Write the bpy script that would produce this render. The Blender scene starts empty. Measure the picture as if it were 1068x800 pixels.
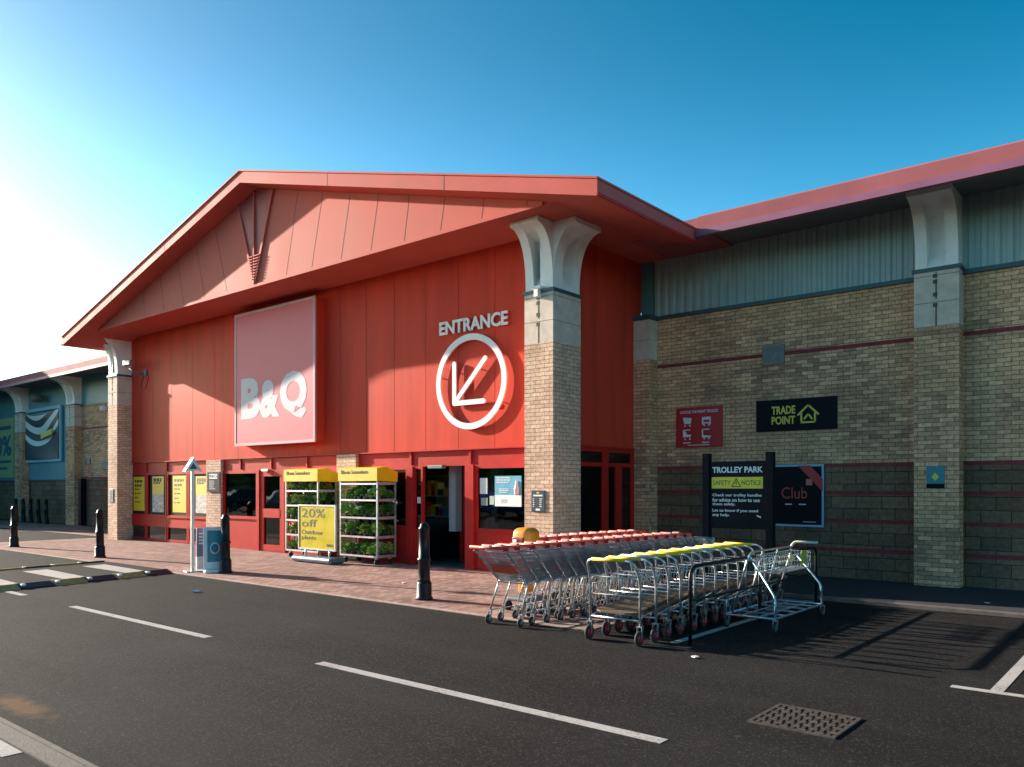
import bpy, bmesh, math, random
from mathutils import Vector, Matrix
random.seed(7)
C = bpy.context.scene.collection
R = math.radians
# ------------------------------------------------------------------ camera
cd = bpy.data.cameras.new('camera'); cam = bpy.data.objects.new('camera', cd); C.objects.link(cam)
cam.location = (0, 0, 1.75); cam.rotation_euler = (R(90), 0, R(39.985))
cd.sensor_width = 36; cd.lens = 842/1068*36; cd.shift_y = 0.1008; cd.clip_end = 3000; cd.clip_start = 0.05
bpy.context.scene.camera = cam
# ------------------------------------------------------------------ light
SUN = Vector((5.3, 1.0, -1.70)).normalized()
EL = math.asin(-SUN.z); AZ = math.atan2(-SUN.x, -SUN.y)
w = bpy.data.worlds.new('World'); bpy.context.scene.world = w; w.use_nodes = True
nt = w.node_tree; bg = nt.nodes['Background']
sky = nt.nodes.new('ShaderNodeTexSky'); sky.sky_type = 'NISHITA'; sky.sun_disc = False
sky.sun_elevation = EL; sky.sun_rotation = AZ; sky.altitude = 0; sky.air_density = 1.0; sky.dust_density = 1.0; sky.ozone_density = 2.2
hs = nt.nodes.new('ShaderNodeHueSaturation'); hs.inputs['Saturation'].default_value = 1.12; hs.inputs['Hue'].default_value = 0.495
tn = nt.nodes.new('ShaderNodeMix'); tn.data_type = 'RGBA'; tn.blend_type = 'MULTIPLY'; tn.inputs[0].default_value = 1; tn.inputs[7].default_value = (.78, 1.08, 1.04, 1)
gm = nt.nodes.new('ShaderNodeGamma'); gm.inputs['Gamma'].default_value = 1.17; sc0 = nt.nodes.new('ShaderNodeVectorMath'); sc0.operation = 'SCALE'; sc0.inputs['Scale'].default_value = .35
nt.links.new(sky.outputs[0], sc0.inputs[0]); nt.links.new(sc0.outputs[0], gm.inputs['Color']); nt.links.new(gm.outputs[0], hs.inputs['Color']); nt.links.new(hs.outputs[0], tn.inputs[6]); 
def wm(op, a, b=None, c=None):
    n_ = nt.nodes.new('ShaderNodeMath'); n_.operation = op
    for i_, q in enumerate((a, b, c)):
        if q is None: continue
        if isinstance(q, (int, float)): n_.inputs[i_].default_value = q
        else: nt.links.new(q, n_.inputs[i_])
    return n_.outputs[0]
gz = nt.nodes.new('ShaderNodeTexCoord'); sz_ = nt.nodes.new('ShaderNodeSeparateXYZ'); nt.links.new(gz.outputs['Generated'], sz_.inputs[0])
fz = nt.nodes.new('ShaderNodeMapRange'); fz.interpolation_type = 'SMOOTHSTEP'; fz.inputs[1].default_value = .12; fz.inputs[2].default_value = .52; fz.inputs[3].default_value = 1.68; fz.inputs[4].default_value = .88; nt.links.new(sz_.outputs[2], fz.inputs[0])
sr = nt.nodes.new('ShaderNodeSeparateColor'); nt.links.new(tn.outputs[2], sr.inputs[0]); cb = nt.nodes.new('ShaderNodeCombineColor')
nt.links.new(wm('MULTIPLY', wm('MULTIPLY', wm('MAXIMUM', wm('SUBTRACT', sr.outputs[0], .130), .002), 1.6), fz.outputs[0]), cb.inputs[0])
nt.links.new(wm('MULTIPLY', wm('MULTIPLY', sr.outputs[1], 1.29), fz.outputs[0]), cb.inputs[1])
nt.links.new(wm('MULTIPLY', wm('MULTIPLY', sr.outputs[2], 1.33), fz.outputs[0]), cb.inputs[2])
nt.links.new(cb.outputs[0], bg.inputs[0]); bg.inputs[1].default_value = 0.14
sl = bpy.data.lights.new('sun', 'SUN'); sl.energy = 5.0; sl.angle = R(0.5); sl.color = (1.0, 0.88, 0.74)
so = bpy.data.objects.new('sun', sl); C.objects.link(so); so.rotation_euler = SUN.to_track_quat('-Z', 'Y').to_euler(); so.location = (-30, -8, 20)
vs = bpy.context.scene.view_settings; vs.view_transform = 'Standard'; vs.look = 'None'; vs.exposure = 1.45; vs.gamma = 1; vs.use_curve_mapping = False

# ------------------------------------------------------------------ mesh helper
class MB:
    def __init__(s): s.v = []; s.f = []; s.sm = []
    def add(s, vs_, fs, smooth=False):
        n = len(s.v); s.v += [tuple(p) for p in vs_]
        for f in fs: s.f.append(tuple(n+i for i in f)); s.sm.append(smooth)
        return s
    def box(s, x0, x1, y0, y1, z0, z1):
        return s.add([(x, y, z) for z in (z0, z1) for y in (y0, y1) for x in (x0, x1)],
                     [(0, 2, 3, 1), (4, 5, 7, 6), (0, 1, 5, 4), (2, 6, 7, 3), (0, 4, 6, 2), (1, 3, 7, 5)])
    def bbox(s, x0, x1, y0, y1, z0, z1, b=0.01):            # box with bevelled edges
        bm = bmesh.new(); bmesh.ops.create_cube(bm, size=1)
        for v in bm.verts: v.co = Vector((x0+(v.co.x+.5)*(x1-x0), y0+(v.co.y+.5)*(y1-y0), z0+(v.co.z+.5)*(z1-z0)))
        bmesh.ops.bevel(bm, geom=bm.edges[:], offset=b, segments=2, affect='EDGES', profile=0.5)
        return s.frombm(bm)
    def frombm(s, bm, smooth=False):
        bm.verts.index_update()
        s.add([v.co[:] for v in bm.verts], [[v.index for v in f.verts] for f in bm.faces], smooth); bm.free(); return s
    def ext(s, poly, a, b, ax):                               # extrude a polygon; ax = axis of extrusion
        n = len(poly)
        def P(p, t):
            if ax == 'y': return (p[0], t, p[1])
            if ax == 'x': return (t, p[0], p[1])
            return (p[0], p[1], t)
        vv = [P(p, a) for p in poly] + [P(p, b) for p in poly]
        ar = sum(poly[i][0]*poly[(i+1) % n][1]-poly[(i+1) % n][0]*poly[i][1] for i in range(n))
        fs = [tuple(range(n)), tuple(range(2*n-1, n-1, -1))]
        for i in range(n):
            j = (i+1) % n; fs.append((i, i+n, j+n, j))
        flip = (ar < 0) ^ (ax != 'y')
        if ax == 'y': flip = ar < 0
        elif ax == 'x': flip = ar > 0
        else: flip = ar > 0
        if flip: fs = [tuple(reversed(f)) for f in fs]
        return s.add(vv, fs)
    def tube(s, pts, r, n=6, closed=False, r2=None):
        pts = [Vector(p) for p in pts]; m = len(pts); rings = []
        up = None
        for i, p in enumerate(pts):
            if closed: d = (pts[(i+1) % m]-pts[i-1]).normalized()
            else: d = (pts[min(i+1, m-1)]-pts[max(i-1, 0)]).normalized()
            if up is None:
                up = Vector((0, 0, 1)) if abs(d.z) < .9 else Vector((1, 0, 0))
            a = (up-d*up.dot(d)); a.normalize(); up = a; b = d.cross(a)
            rr = r if r2 is None else r+(r2-r)*i/(m-1)
            rings.append([p+(a*math.cos(2*math.pi*k/n)+b*math.sin(2*math.pi*k/n))*rr for k in range(n)])
        vv = [q for rg in rings for q in rg]; fs = []
        for i in range(m if closed else m-1):
            j = (i+1) % m
            for k in range(n):
                l = (k+1) % n; fs.append((i*n+k, i*n+l, j*n+l, j*n+k))
        if not closed: fs += [tuple(range(n-1, -1, -1)), tuple((m-1)*n+k for k in range(n))]
        return s.add(vv, fs, n > 5)
    def lathe(s, prof, c=(0, 0, 0), n=16, ax='z'):
        vv = []; fs = []; m = len(prof)
        for (r, h) in prof:
            for k in range(n):
                t = 2*math.pi*k/n; x, y = r*math.cos(t), r*math.sin(t)
                if ax == 'z': q = (c[0]+x, c[1]+y, c[2]+h)
                elif ax == 'x': q = (c[0]+h, c[1]+x, c[2]+y)
                else: q = (c[0]+x, c[1]+h, c[2]+y)
                vv.append(q)
        for i in range(m-1):
            for k in range(n):
                l = (k+1) % n; f = (i*n+k, i*n+l, (i+1)*n+l, (i+1)*n+k)
                fs.append(f if ax != 'y' else f[::-1])
        e = [tuple(range(n-1, -1, -1)), tuple((m-1)*n+k for k in range(n))]
        if ax == 'y': e = [f[::-1] for f in e]
        fs += e
        return s.add(vv, fs, n > 8)
    def mesh(s, name, off=(0, 0, 0)):
        me = bpy.data.meshes.new(name)
        me.from_pydata([(x-off[0], y-off[1], z-off[2]) for x, y, z in s.v], [], s.f)
        uv = me.uv_layers.new(name='UVMap'); 
        me.polygons.foreach_set('use_smooth', s.sm)
        ud = uv.data
        for p in me.polygons:
            nx, ny, nz = map(abs, p.normal)
            for li in p.loop_indices:
                x, y, z = s.v[me.loops[li].vertex_index]
                if nz > nx and nz > ny: ud[li].uv = (x, y)
                elif ny >= nx: ud[li].uv = (x, z)
                else: ud[li].uv = (y, z)
        me.validate(); return me
    def build(s, name, mat, parent=None):
        off = parent.get('_w', (0, 0, 0)) if parent else (0, 0, 0)
        me = s.mesh(name, off); me.materials.append(mat)
        o = bpy.data.objects.new(name, me); C.objects.link(o)
        if parent: o.parent = parent; o['_w'] = tuple(off)
        return o
def boxes(name, mat, parent, bl):
    for b in bl: MB().box(*b).build(name, mat, parent)
def thing(name, label, cat, loc=(0, 0, 0), group=None):
    o = bpy.data.objects.new(name, None); C.objects.link(o); o.location = loc; o.empty_display_size = .1
    o['label'] = label; o['category'] = cat; o['_w'] = tuple(loc)
    if group: o['group'] = group
    return o
def tag(o, label, cat, group=None):
    o['label'] = label; o['category'] = cat
    if group: o['group'] = group
    return o
def struct(o, kind='structure'): o['kind'] = kind; return o
def copy_tree(o, parent=None):
    c = o.copy(); C.objects.link(c); c.parent = parent
    for ch in list(o.children): copy_tree(ch, c)
    return c
def fillet(pts, r, n=4):
    out = [Vector(pts[0])]
    for i in range(1, len(pts)-1):
        a, b, c = map(Vector, pts[i-1:i+2]); u = (a-b); v = (c-b)
        rr = min(r, u.length*.49, v.length*.49); p = b+u.normalized()*rr; q = b+v.normalized()*rr
        for k in range(n+1):
            t = k/n; out.append(p*(1-t)**2+b*2*t*(1-t)+q*t*t)
    out.append(Vector(pts[-1])); return out
def text(s, x0, x1, z0, z1, y, depth=.01, bold=0.0, facing='y', fit=True, align=None):
    """lettering that faces -Y (or +X), fitted to the box"""
    cu = bpy.data.curves.new('t', 'FONT'); cu.body = s; cu.size = 1; cu.extrude = 0; cu.offset = bold; cu.resolution_u = 3; cu.space_line = .95; cu.space_character = 1.0 if bold < .055 else 1.09
    if align: cu.align_x = align
    to = bpy.data.objects.new('t', cu); C.objects.link(to)
    dg = bpy.context.evaluated_depsgraph_get(); dg.update()
    me = bpy.data.meshes.new_from_object(to.evaluated_get(dg))
    bm = bmesh.new(); bm.from_mesh(me); bmesh.ops.remove_doubles(bm, verts=bm.verts, dist=1e-5)
    if depth > 0:
        r = bmesh.ops.extrude_face_region(bm, geom=bm.faces[:])
        for g in r['geom']:
            if isinstance(g, bmesh.types.BMVert): g.co.z += 1
    xs = [v.co.x for v in bm.verts]; ys = [v.co.y for v in bm.verts]
    ax, bx, ay, by = min(xs), max(xs), min(ys), max(ys); sx = (x1-x0)/(bx-ax); sz = (z1-z0)/(by-ay)
    for v in bm.verts:
        X = x0+(v.co.x-ax)*sx; Z = z0+(v.co.y-ay)*sz; D = v.co.z*depth
        v.co = Vector((X, y-D, Z)) if facing == 'y' else Vector((y+D, X, Z))
    bmesh.ops.recalc_face_normals(bm, faces=bm.faces[:])
    mb = MB().frombm(bm)
    bpy.data.objects.remove(to); bpy.data.curves.remove(cu); bpy.data.meshes.remove(me)
    return mb
# ------------------------------------------------------------------ materials
def M(name, col, rough=.6, metal=0.0, var=0.0, scale=8.0, bump=0.0, bscale=60.0, spec=None, col2=None, stretch=(1, 1, 1), uv=False):
    m = bpy.data.materials.new(name); m.use_nodes = True; t = m.node_tree; b = t.nodes['Principled BSDF']
    b.inputs['Roughness'].default_value = rough; b.inputs['Metallic'].default_value = metal
    if spec is not None: b.inputs['Specular IOR Level'].default_value = spec
    b.inputs['Base Color'].default_value = (*col, 1)
    tc = t.nodes.new('ShaderNodeTexCoord'); mp = t.nodes.new('ShaderNodeMapping'); mp.inputs['Scale'].default_value = stretch
    t.links.new(tc.outputs['UV' if uv else 'Object'], mp.inputs[0])
    if var > 0 or col2:
        n = t.nodes.new('ShaderNodeTexNoise'); n.inputs['Scale'].default_value = scale; n.inputs['Detail'].default_value = 6; n.inputs['Roughness'].default_value = .6
        t.links.new(mp.outputs[0], n.inputs['Vector'])
        rp = t.nodes.new('ShaderNodeMapRange'); rp.inputs[1].default_value = .3; rp.inputs[2].default_value = .7
        t.links.new(n.outputs['Fac'], rp.inputs[0])
        mx = t.nodes.new('ShaderNodeMix'); mx.data_type = 'RGBA'
        mx.inputs[6].default_value = (*[c*(1-var) for c in col], 1); mx.inputs[7].default_value = (*(col2 or [min(1, c*(1+var)) for c in col]), 1)
        t.links.new(rp.outputs[0], mx.inputs[0]); t.links.new(mx.outputs[2], b.inputs['Base Color'])
        r2 = t.nodes.new('ShaderNodeMapRange'); r2.inputs[3].default_value = max(0, rough-.08); r2.inputs[4].default_value = min(1, rough+.1)
        t.links.new(n.outputs['Fac'], r2.inputs[0]); t.links.new(r2.outputs[0], b.inputs['Roughness'])
    if bump > 0:
        n2 = t.nodes.new('ShaderNodeTexNoise'); n2.inputs['Scale'].default_value = bscale; n2.inputs['Detail'].default_value = 5
        t.links.new(mp.outputs[0], n2.inputs['Vector'])
        bp = t.nodes.new('ShaderNodeBump'); bp.inputs['Strength'].default_value = bump; bp.inputs['Distance'].default_value = .02
        t.links.new(n2.outputs['Fac'], bp.inputs['Height']); t.links.new(bp.outputs[0], b.inputs['Normal'])
    return m
def brick(name, c1, c2, mortar, bw=.225, bh=.075, ms=.009, dark=None, darkamt=.5, rough=.85, rot=0.0, offset=.5, bumpd=.004, nscale=.7, grime=0.25):
    m = bpy.data.materials.new(name); m.use_nodes = True; t = m.node_tree; b = t.nodes['Principled BSDF']; L = t.links.new
    b.inputs['Roughness'].default_value = rough; b.inputs['Specular IOR Level'].default_value = .12
    tc = t.nodes.new('ShaderNodeTexCoord'); mp = t.nodes.new('ShaderNodeMapping'); mp.inputs['Rotation'].default_value = (0, 0, rot); L(tc.outputs['UV'], mp.inputs[0])
    bt = t.nodes.new('ShaderNodeTexBrick'); bt.inputs['Scale'].default_value = 1; bt.inputs['Brick Width'].default_value = bw; bt.inputs['Row Height'].default_value = bh
    bt.inputs['Mortar Size'].default_value = ms*.5; bt.inputs['Mortar Smooth'].default_value = .15; bt.offset = offset; bt.inputs['Bias'].default_value = 0
    bt.inputs['Color1'].default_value = (*c1, 1); bt.inputs['Color2'].default_value = (*c2, 1); bt.inputs['Mortar'].default_value = (*mortar, 1)
    L(mp.outputs[0], bt.inputs['Vector'])
    # a per-brick random value picks out darker bricks, in drifts
    bt2 = t.nodes.new('ShaderNodeTexBrick'); 
    for k in ('Scale', 'Brick Width', 'Row Height', 'Mortar Size', 'Mortar Smooth'): bt2.inputs[k].default_value = bt.inputs[k].default_value
    bt2.offset = offset; bt2.inputs['Color1'].default_value = (0, 0, 0, 1); bt2.inputs['Color2'].default_value = (1, 1, 1, 1); bt2.inputs['Mortar'].default_value = (0, 0, 0, 1)
    L(mp.outputs[0], bt2.inputs['Vector'])
    sv = t.nodes.new('ShaderNodeMapping'); sv.inputs['Scale'].default_value = (.5, 1.6, 1); L(mp.outputs[0], sv.inputs[0])
    n = t.nodes.new('ShaderNodeTexNoise'); n.inputs['Scale'].default_value = nscale; n.inputs['Detail'].default_value = 4; L(sv.outputs[0], n.inputs['Vector'])
    mu = t.nodes.new('ShaderNodeMath'); mu.operation = 'MULTIPLY'; L(bt2.outputs['Color'], mu.inputs[0])
    rp = t.nodes.new('ShaderNodeMapRange'); rp.inputs[1].default_value = .42; rp.inputs[2].default_value = .6; L(n.outputs['Fac'], rp.inputs[0]); L(rp.outputs[0], mu.inputs[1])
    m3 = t.nodes.new('ShaderNodeMath'); m3.operation = 'MULTIPLY'; m3.inputs[1].default_value = darkamt; L(mu.outputs[0], m3.inputs[0])
    mx = t.nodes.new('ShaderNodeMix'); mx.data_type = 'RGBA'; L(m3.outputs[0], mx.inputs[0]); L(bt.outputs['Color'], mx.inputs[6]); mx.inputs[7].default_value = (*(dark or c2), 1)
    g = t.nodes.new('ShaderNodeTexNoise'); g.inputs['Scale'].default_value = 14; g.inputs['Detail'].default_value = 8; L(mp.outputs[0], g.inputs['Vector'])
    gr = t.nodes.new('ShaderNodeMapRange'); gr.inputs[1].default_value = .3; gr.inputs[2].default_value = .75; gr.inputs[3].default_value = 1-grime; gr.inputs[4].default_value = 1+grime; L(g.outputs['Fac'], gr.inputs[0])
    st2 = t.nodes.new('ShaderNodeMapping'); st2.inputs['Scale'].default_value = (1.1, .35, 1); L(mp.outputs[0], st2.inputs[0])
    gn = t.nodes.new('ShaderNodeTexNoise'); gn.inputs['Scale'].default_value = 1.1; gn.inputs['Detail'].default_value = 5; L(st2.outputs[0], gn.inputs['Vector'])
    gq = t.nodes.new('ShaderNodeMapRange'); gq.inputs[1].default_value = .35; gq.inputs[2].default_value = .65; gq.inputs[3].default_value = .80; gq.inputs[4].default_value = 1.08; L(gn.outputs['Fac'], gq.inputs[0])
    gmm = t.nodes.new('ShaderNodeMath'); gmm.operation = 'MULTIPLY'; L(gr.outputs[0], gmm.inputs[0]); L(gq.outputs[0], gmm.inputs[1])
    vm = t.nodes.new('ShaderNodeVectorMath'); vm.operation = 'SCALE'; L(mx.outputs[2], vm.inputs[0]); L(gmm.outputs[0], vm.inputs['Scale'])
    L(vm.outputs[0], b.inputs['Base Color'])
    inv = t.nodes.new('ShaderNodeMath'); inv.operation = 'SUBTRACT'; inv.inputs[0].default_value = 1; L(bt.outputs['Fac'], inv.inputs[1])
    ad = t.nodes.new('ShaderNodeMath'); ad.operation = 'MULTIPLY_ADD'; L(g.outputs['Fac'], ad.inputs[0]); ad.inputs[1].default_value = .5; L(inv.outputs[0], ad.inputs[2])
    bp = t.nodes.new('ShaderNodeBump'); bp.inputs['Strength'].default_value = .8; bp.inputs['Distance'].default_value = bumpd; L(ad.outputs[0], bp.inputs['Height']); L(bp.outputs[0], b.inputs['Normal'])
    return m
def glass(name, tint=.55, rough=.02):
    m = bpy.data.materials.new(name); m.use_nodes = True; t = m.node_tree; t.nodes.clear(); L = t.links.new
    o = t.nodes.new('ShaderNodeOutputMaterial'); mx = t.nodes.new('ShaderNodeMixShader'); tr = t.nodes.new('ShaderNodeBsdfTransparent'); gl = t.nodes.new('ShaderNodeBsdfGlossy'); fr = t.nodes.new('ShaderNodeFresnel')
    fr.inputs[0].default_value = 1.5; tr.inputs[0].default_value = (tint, tint*1.02, tint*1.03, 1); gl.inputs['Roughness'].default_value = rough
    n = t.nodes.new('ShaderNodeTexNoise'); n.inputs['Scale'].default_value = 1.3; bp = t.nodes.new('ShaderNodeBump'); bp.inputs['Strength'].default_value = .12; bp.inputs['Distance'].default_value = .03
    tc = t.nodes.new('ShaderNodeTexCoord'); L(tc.outputs['Object'], n.inputs['Vector']); L(n.outputs['Fac'], bp.inputs['Height']); L(bp.outputs[0], gl.inputs['Normal'])
    mu = t.nodes.new('ShaderNodeMath'); mu.operation = 'MULTIPLY_ADD'; mu.inputs[1].default_value = 1.0; mu.inputs[2].default_value = .03; L(fr.outputs[0], mu.inputs[0])
    L(mu.outputs[0], mx.inputs[0]); L(tr.outputs[0], mx.inputs[1]); L(gl.outputs[0], mx.inputs[2]); L(mx.outputs[0], o.inputs[0])
    return m
def worn():
    m = M('road_marking', (.40, .37, .355), .8, var=.12, scale=20); t = m.node_tree; b = t.nodes['Principled BSDF']; L = t.links.new
    b.inputs['Specular IOR Level'].default_value = .1
    src = b.inputs['Base Color'].links[0].from_socket
    tc = t.nodes.new('ShaderNodeTexCoord'); n = t.nodes.new('ShaderNodeTexNoise'); n.inputs['Scale'].default_value = 38; n.inputs['Detail'].default_value = 8; n.inputs['Roughness'].default_value = .75; L(tc.outputs['Object'], n.inputs['Vector'])
    n2 = t.nodes.new('ShaderNodeTexNoise'); n2.inputs['Scale'].default_value = 2.2; n2.inputs['Detail'].default_value = 3; L(tc.outputs['Object'], n2.inputs['Vector'])
    ad = t.nodes.new('ShaderNodeMath'); ad.operation = 'MULTIPLY_ADD'; L(n2.outputs['Fac'], ad.inputs[0]); ad.inputs[1].default_value = .5; L(n.outputs['Fac'], ad.inputs[2])
    r = t.nodes.new('ShaderNodeMapRange'); r.inputs[1].default_value = .80; r.inputs[2].default_value = .92; r.inputs[3].default_value = 0; r.inputs[4].default_value = .85; L(ad.outputs[0], r.inputs[0])
    mx = t.nodes.new('ShaderNodeMix'); mx.data_type = 'RGBA'; L(r.outputs[0], mx.inputs[0]); L(src, mx.inputs[6]); mx.inputs[7].default_value = (.05, .048, .047, 1); L(mx.outputs[2], b.inputs['Base Color'])
    return m
red = M('red_panel', (.64, .058, .032), .5, var=.17, scale=2.2, stretch=(1, 1, .12), spec=.06)
redroof = M('red_roof_sheet', (.56, .12, .10), .6, var=.10, scale=1.2, spec=.06)
redfr = M('red_frame_paint', (.50, .022, .018), .45, var=.07, scale=4, spec=.12)
redgable = M('red_gable_sheet', (.58, .13, .10), .6, var=.08, scale=1.0, stretch=(1, 1, .4), spec=.06)
darkred = M('dark_red_joint', (.20, .02, .018), .7)
wingred = M('wing_fascia_red', (.36, .11, .12), .7, var=.12, scale=1.5, spec=.15)
wingtrim = M('wing_trim_plum', (.30, .10, .17), .5, var=.1, scale=2)
buff = brick('buff_brick', (.88, .60, .43), (.74, .46, .32), (.22, .155, .13), dark=(.50, .30, .20), darkamt=.5)
wingbrick = brick('wing_brick', (.88, .50, .29), (.68, .36, .20), (.14, .085, .06), dark=(.22, .13, .11), darkamt=.65, nscale=.55)
blockw = brick('stone_block', (.27, .155, .095), (.20, .115, .07), (.06, .036, .03), bw=.45, bh=.225, ms=.012, dark=(.11, .09, .075), darkamt=.6, bumpd=.012)
paver = brick('block_paver', (.44, .28, .235), (.25, .145, .125), (.09, .06, .055), bw=.2, bh=.1, ms=.008, dark=(.25, .15, .13), darkamt=.6, rot=math.pi/2, nscale=.3, bumpd=.003, grime=.18)
paveredge = brick('paver_edge', (.48, .36, .30), (.40, .29, .24), (.16, .13, .12), bw=.2, bh=.1, ms=.008, darkamt=.3, bumpd=.003)
stone = M('cast_stone', (.64, .52, .43), .85, var=.16, scale=5, bump=.3, bscale=40)
darkjoint = M('stone_joint', (.10, .085, .07), .9)
capw = M('white_render', (.86, .84, .82), .6, var=.07, scale=3, bump=.1, bscale=30)
lead = M('green_flashing', (.035, .085, .10), .45, var=.15, scale=5)
teal = M('teal_cladding', (.34, .44, .45), .5, var=.1, scale=1.5)
tealflat = M('teal_flat_panel', (.09, .26, .30), .45, var=.14, scale=1.2)
stripe = M('plum_brick_stripe', (.24, .035, .035), .8, var=.3, scale=12)
soffd = M('grey_soffit', (.15, .18, .20), .8, var=.1)
black = M('black_paint', (.010, .011, .014), .4, var=.2, scale=6, spec=.3)
blackmatt = M('black_board', (.008, .010, .014), .5, var=.2, scale=3, spec=.08)
steel = M('zinc_tube', (.62, .64, .66), .32, .85, var=.12, scale=9)
wire = M('chrome_wire', (.42, .46, .50), .35, .75, var=.1, scale=9)
rubber = M('dark_rubber', (.03, .03, .032), .8)
greyrub = M('grey_wheel', (.12, .14, .16), .6)
redpl = M('red_plastic', (.80, .09, .04), .35, var=.08, scale=8)
redhub = M('red_hub', (.70, .02, .04), .4)
yelpl = M('yellow_plastic', (.86, .56, .02), .35, var=.06, scale=10)
yel = M('yellow_board', (.80, .53, .005), .45, var=.06, scale=5)
white = M('white_paint', (.78, .78, .76), .5, var=.05, scale=4)
whiteink = M('white_ink', (.72, .75, .76), .6)
greyink = M('grey_ink', (.35, .37, .38), .6)
darkink = M('dark_ink', (.03, .03, .03), .6)
orange = M('orange_plastic', (.80, .27, .02), .35, var=.06, scale=5)
ply = M('brown_deck', (.11, .07, .045), .6, var=.3, scale=14, stretch=(1, .2, 1))
roadw = worn()
leaf = [M('leaf_green_dark', (.08, .19, .04), .55, var=.4, scale=30), M('leaf_green', (.18, .38, .06), .5, var=.4, scale=30), M('leaf_lime', (.40, .52, .10), .5, var=.3, scale=30)]
gl_d = glass('dark_glass', .42)
gl_p = glass('poster_glass', .8)
conc = M('concrete', (.10, .085, .075), .9, var=.25, scale=6, bump=.4, bscale=50)
navy_ = M('packet_navy', (.03, .05, .15), .5)
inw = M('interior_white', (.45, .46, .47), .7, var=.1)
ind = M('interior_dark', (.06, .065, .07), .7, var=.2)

# ------------------------------------------------------------------ ground
def asphalt():
    m = bpy.data.materials.new('asphalt'); m.use_nodes = True; t = m.node_tree; b = t.nodes['Principled BSDF']; L = t.links.new
    tc = t.nodes.new('ShaderNodeTexCoord')
    def noise(s, d=5, r=.6):
        n = t.nodes.new('ShaderNodeTexNoise'); n.inputs['Scale'].default_value = s; n.inputs['Detail'].default_value = d; n.inputs['Roughness'].default_value = r; L(tc.outputs['Object'], n.inputs['Vector']); return n
    def rng(src, a, b_, c, d):
        q = t.nodes.new('ShaderNodeMapRange'); q.inputs[1].default_value = a; q.inputs[2].default_value = b_; q.inputs[3].default_value = c; q.inputs[4].default_value = d; L(src, q.inputs[0]); return q.outputs[0]
    f = noise(70, 6, .8); g = noise(.5, 5); v = t.nodes.new('ShaderNodeTexVoronoi'); v.inputs['Scale'].default_value = 95; L(tc.outputs['Object'], v.inputs['Vector'])
    cr = t.nodes.new('ShaderNodeValToRGB'); L(f.outputs['Fac'], cr.inputs[0])
    cr.color_ramp.elements[0].position = .30; cr.color_ramp.elements[0].color = (.0045, .0045, .0052, 1); cr.color_ramp.elements[1].position = .72; cr.color_ramp.elements[1].color = (.026, .0235, .0245, 1)
    vm = t.nodes.new('ShaderNodeVectorMath'); vm.operation = 'SCALE'; L(cr.outputs[0], vm.inputs[0]); tm = t.nodes.new('ShaderNodeMapping'); tm.inputs['Scale'].default_value = (.09, 1.5, 1); L(tc.outputs['Object'], tm.inputs[0])
    tn2 = t.nodes.new('ShaderNodeTexNoise'); tn2.inputs['Scale'].default_value = 1; tn2.inputs['Detail'].default_value = 4; L(tm.outputs[0], tn2.inputs['Vector'])
    gm2 = t.nodes.new('ShaderNodeMath'); gm2.operation = 'MULTIPLY'; L(rng(g.outputs['Fac'], .3, .7, .68, 1.3), gm2.inputs[0]); L(rng(tn2.outputs['Fac'], .35, .65, .82, 1.2), gm2.inputs[1]); L(gm2.outputs[0], vm.inputs['Scale'])
    # pale aggregate chips
    mx = t.nodes.new('ShaderNodeMix'); mx.data_type = 'RGBA'; L(vm.outputs[0], mx.inputs[6]); mx.inputs[7].default_value = (.075, .069, .068, 1)
    L(rng(v.outputs['Color'], .72, .85, 0, .6), mx.inputs[0])
    # dusty, slightly brown drifts
    d = noise(1.7, 7, .7); mx2 = t.nodes.new('ShaderNodeMix'); mx2.data_type = 'RGBA'; L(mx.outputs[2], mx2.inputs[6]); mx2.inputs[7].default_value = (.055, .040, .032, 1)
    L(rng(d.outputs['Fac'], .62, .78, 0, .55), mx2.inputs[0]); 
    # an orange sand stain by the channel
    mp = t.nodes.new('ShaderNodeMapping'); mp.vector_type = 'POINT'; mp.inputs['Location'].default_value = (7.15*1.0, -2.42*1.0, 0); L(tc.outputs['Object'], mp.inputs[0])
    mp2 = t.nodes.new('ShaderNodeMapping'); mp2.inputs['Scale'].default_value = (1.7, 7.5, 1); L(mp.outputs[0], mp2.inputs[0])
    ln = t.nodes.new('ShaderNodeVectorMath'); ln.operation = 'LENGTH'; L(mp2.outputs[0], ln.inputs[0])
    e = noise(6, 5); ad = t.nodes.new('ShaderNodeMath'); ad.operation = 'MULTIPLY_ADD'; L(e.outputs['Fac'], ad.inputs[0]); ad.inputs[1].default_value = 1.6; L(ln.outputs['Value'], ad.inputs[2])
    mx3 = t.nodes.new('ShaderNodeMix'); mx3.data_type = 'RGBA'; L(mx2.outputs[2], mx3.inputs[6]); mx3.inputs[7].default_value = (.15, .08, .038, 1)
    L(rng(ad.outputs[0], 1.15, 1.95, .75, 0), mx3.inputs[0])
    # fine cracks, broken up by a slow noise, and old gum and oil spots
    vc = t.nodes.new('ShaderNodeTexVoronoi'); vc.feature = 'DISTANCE_TO_EDGE'; vc.inputs['Scale'].default_value = .42
    wn = noise(1.1, 4); av = t.nodes.new('ShaderNodeVectorMath'); av.operation = 'MULTIPLY_ADD'; L(wn.outputs['Color'], av.inputs[0]); av.inputs[1].default_value = (1.3, 1.3, 0); L(tc.outputs['Object'], av.inputs[2]); L(av.outputs[0], vc.inputs['Vector'])
    ck = t.nodes.new('ShaderNodeMath'); ck.operation = 'MULTIPLY'; L(rng(vc.outputs['Distance'], .0, .007, 1, 0), ck.inputs[0]); L(rng(noise(.35, 3).outputs['Fac'], .5, .6, 0, .8), ck.inputs[1])
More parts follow.
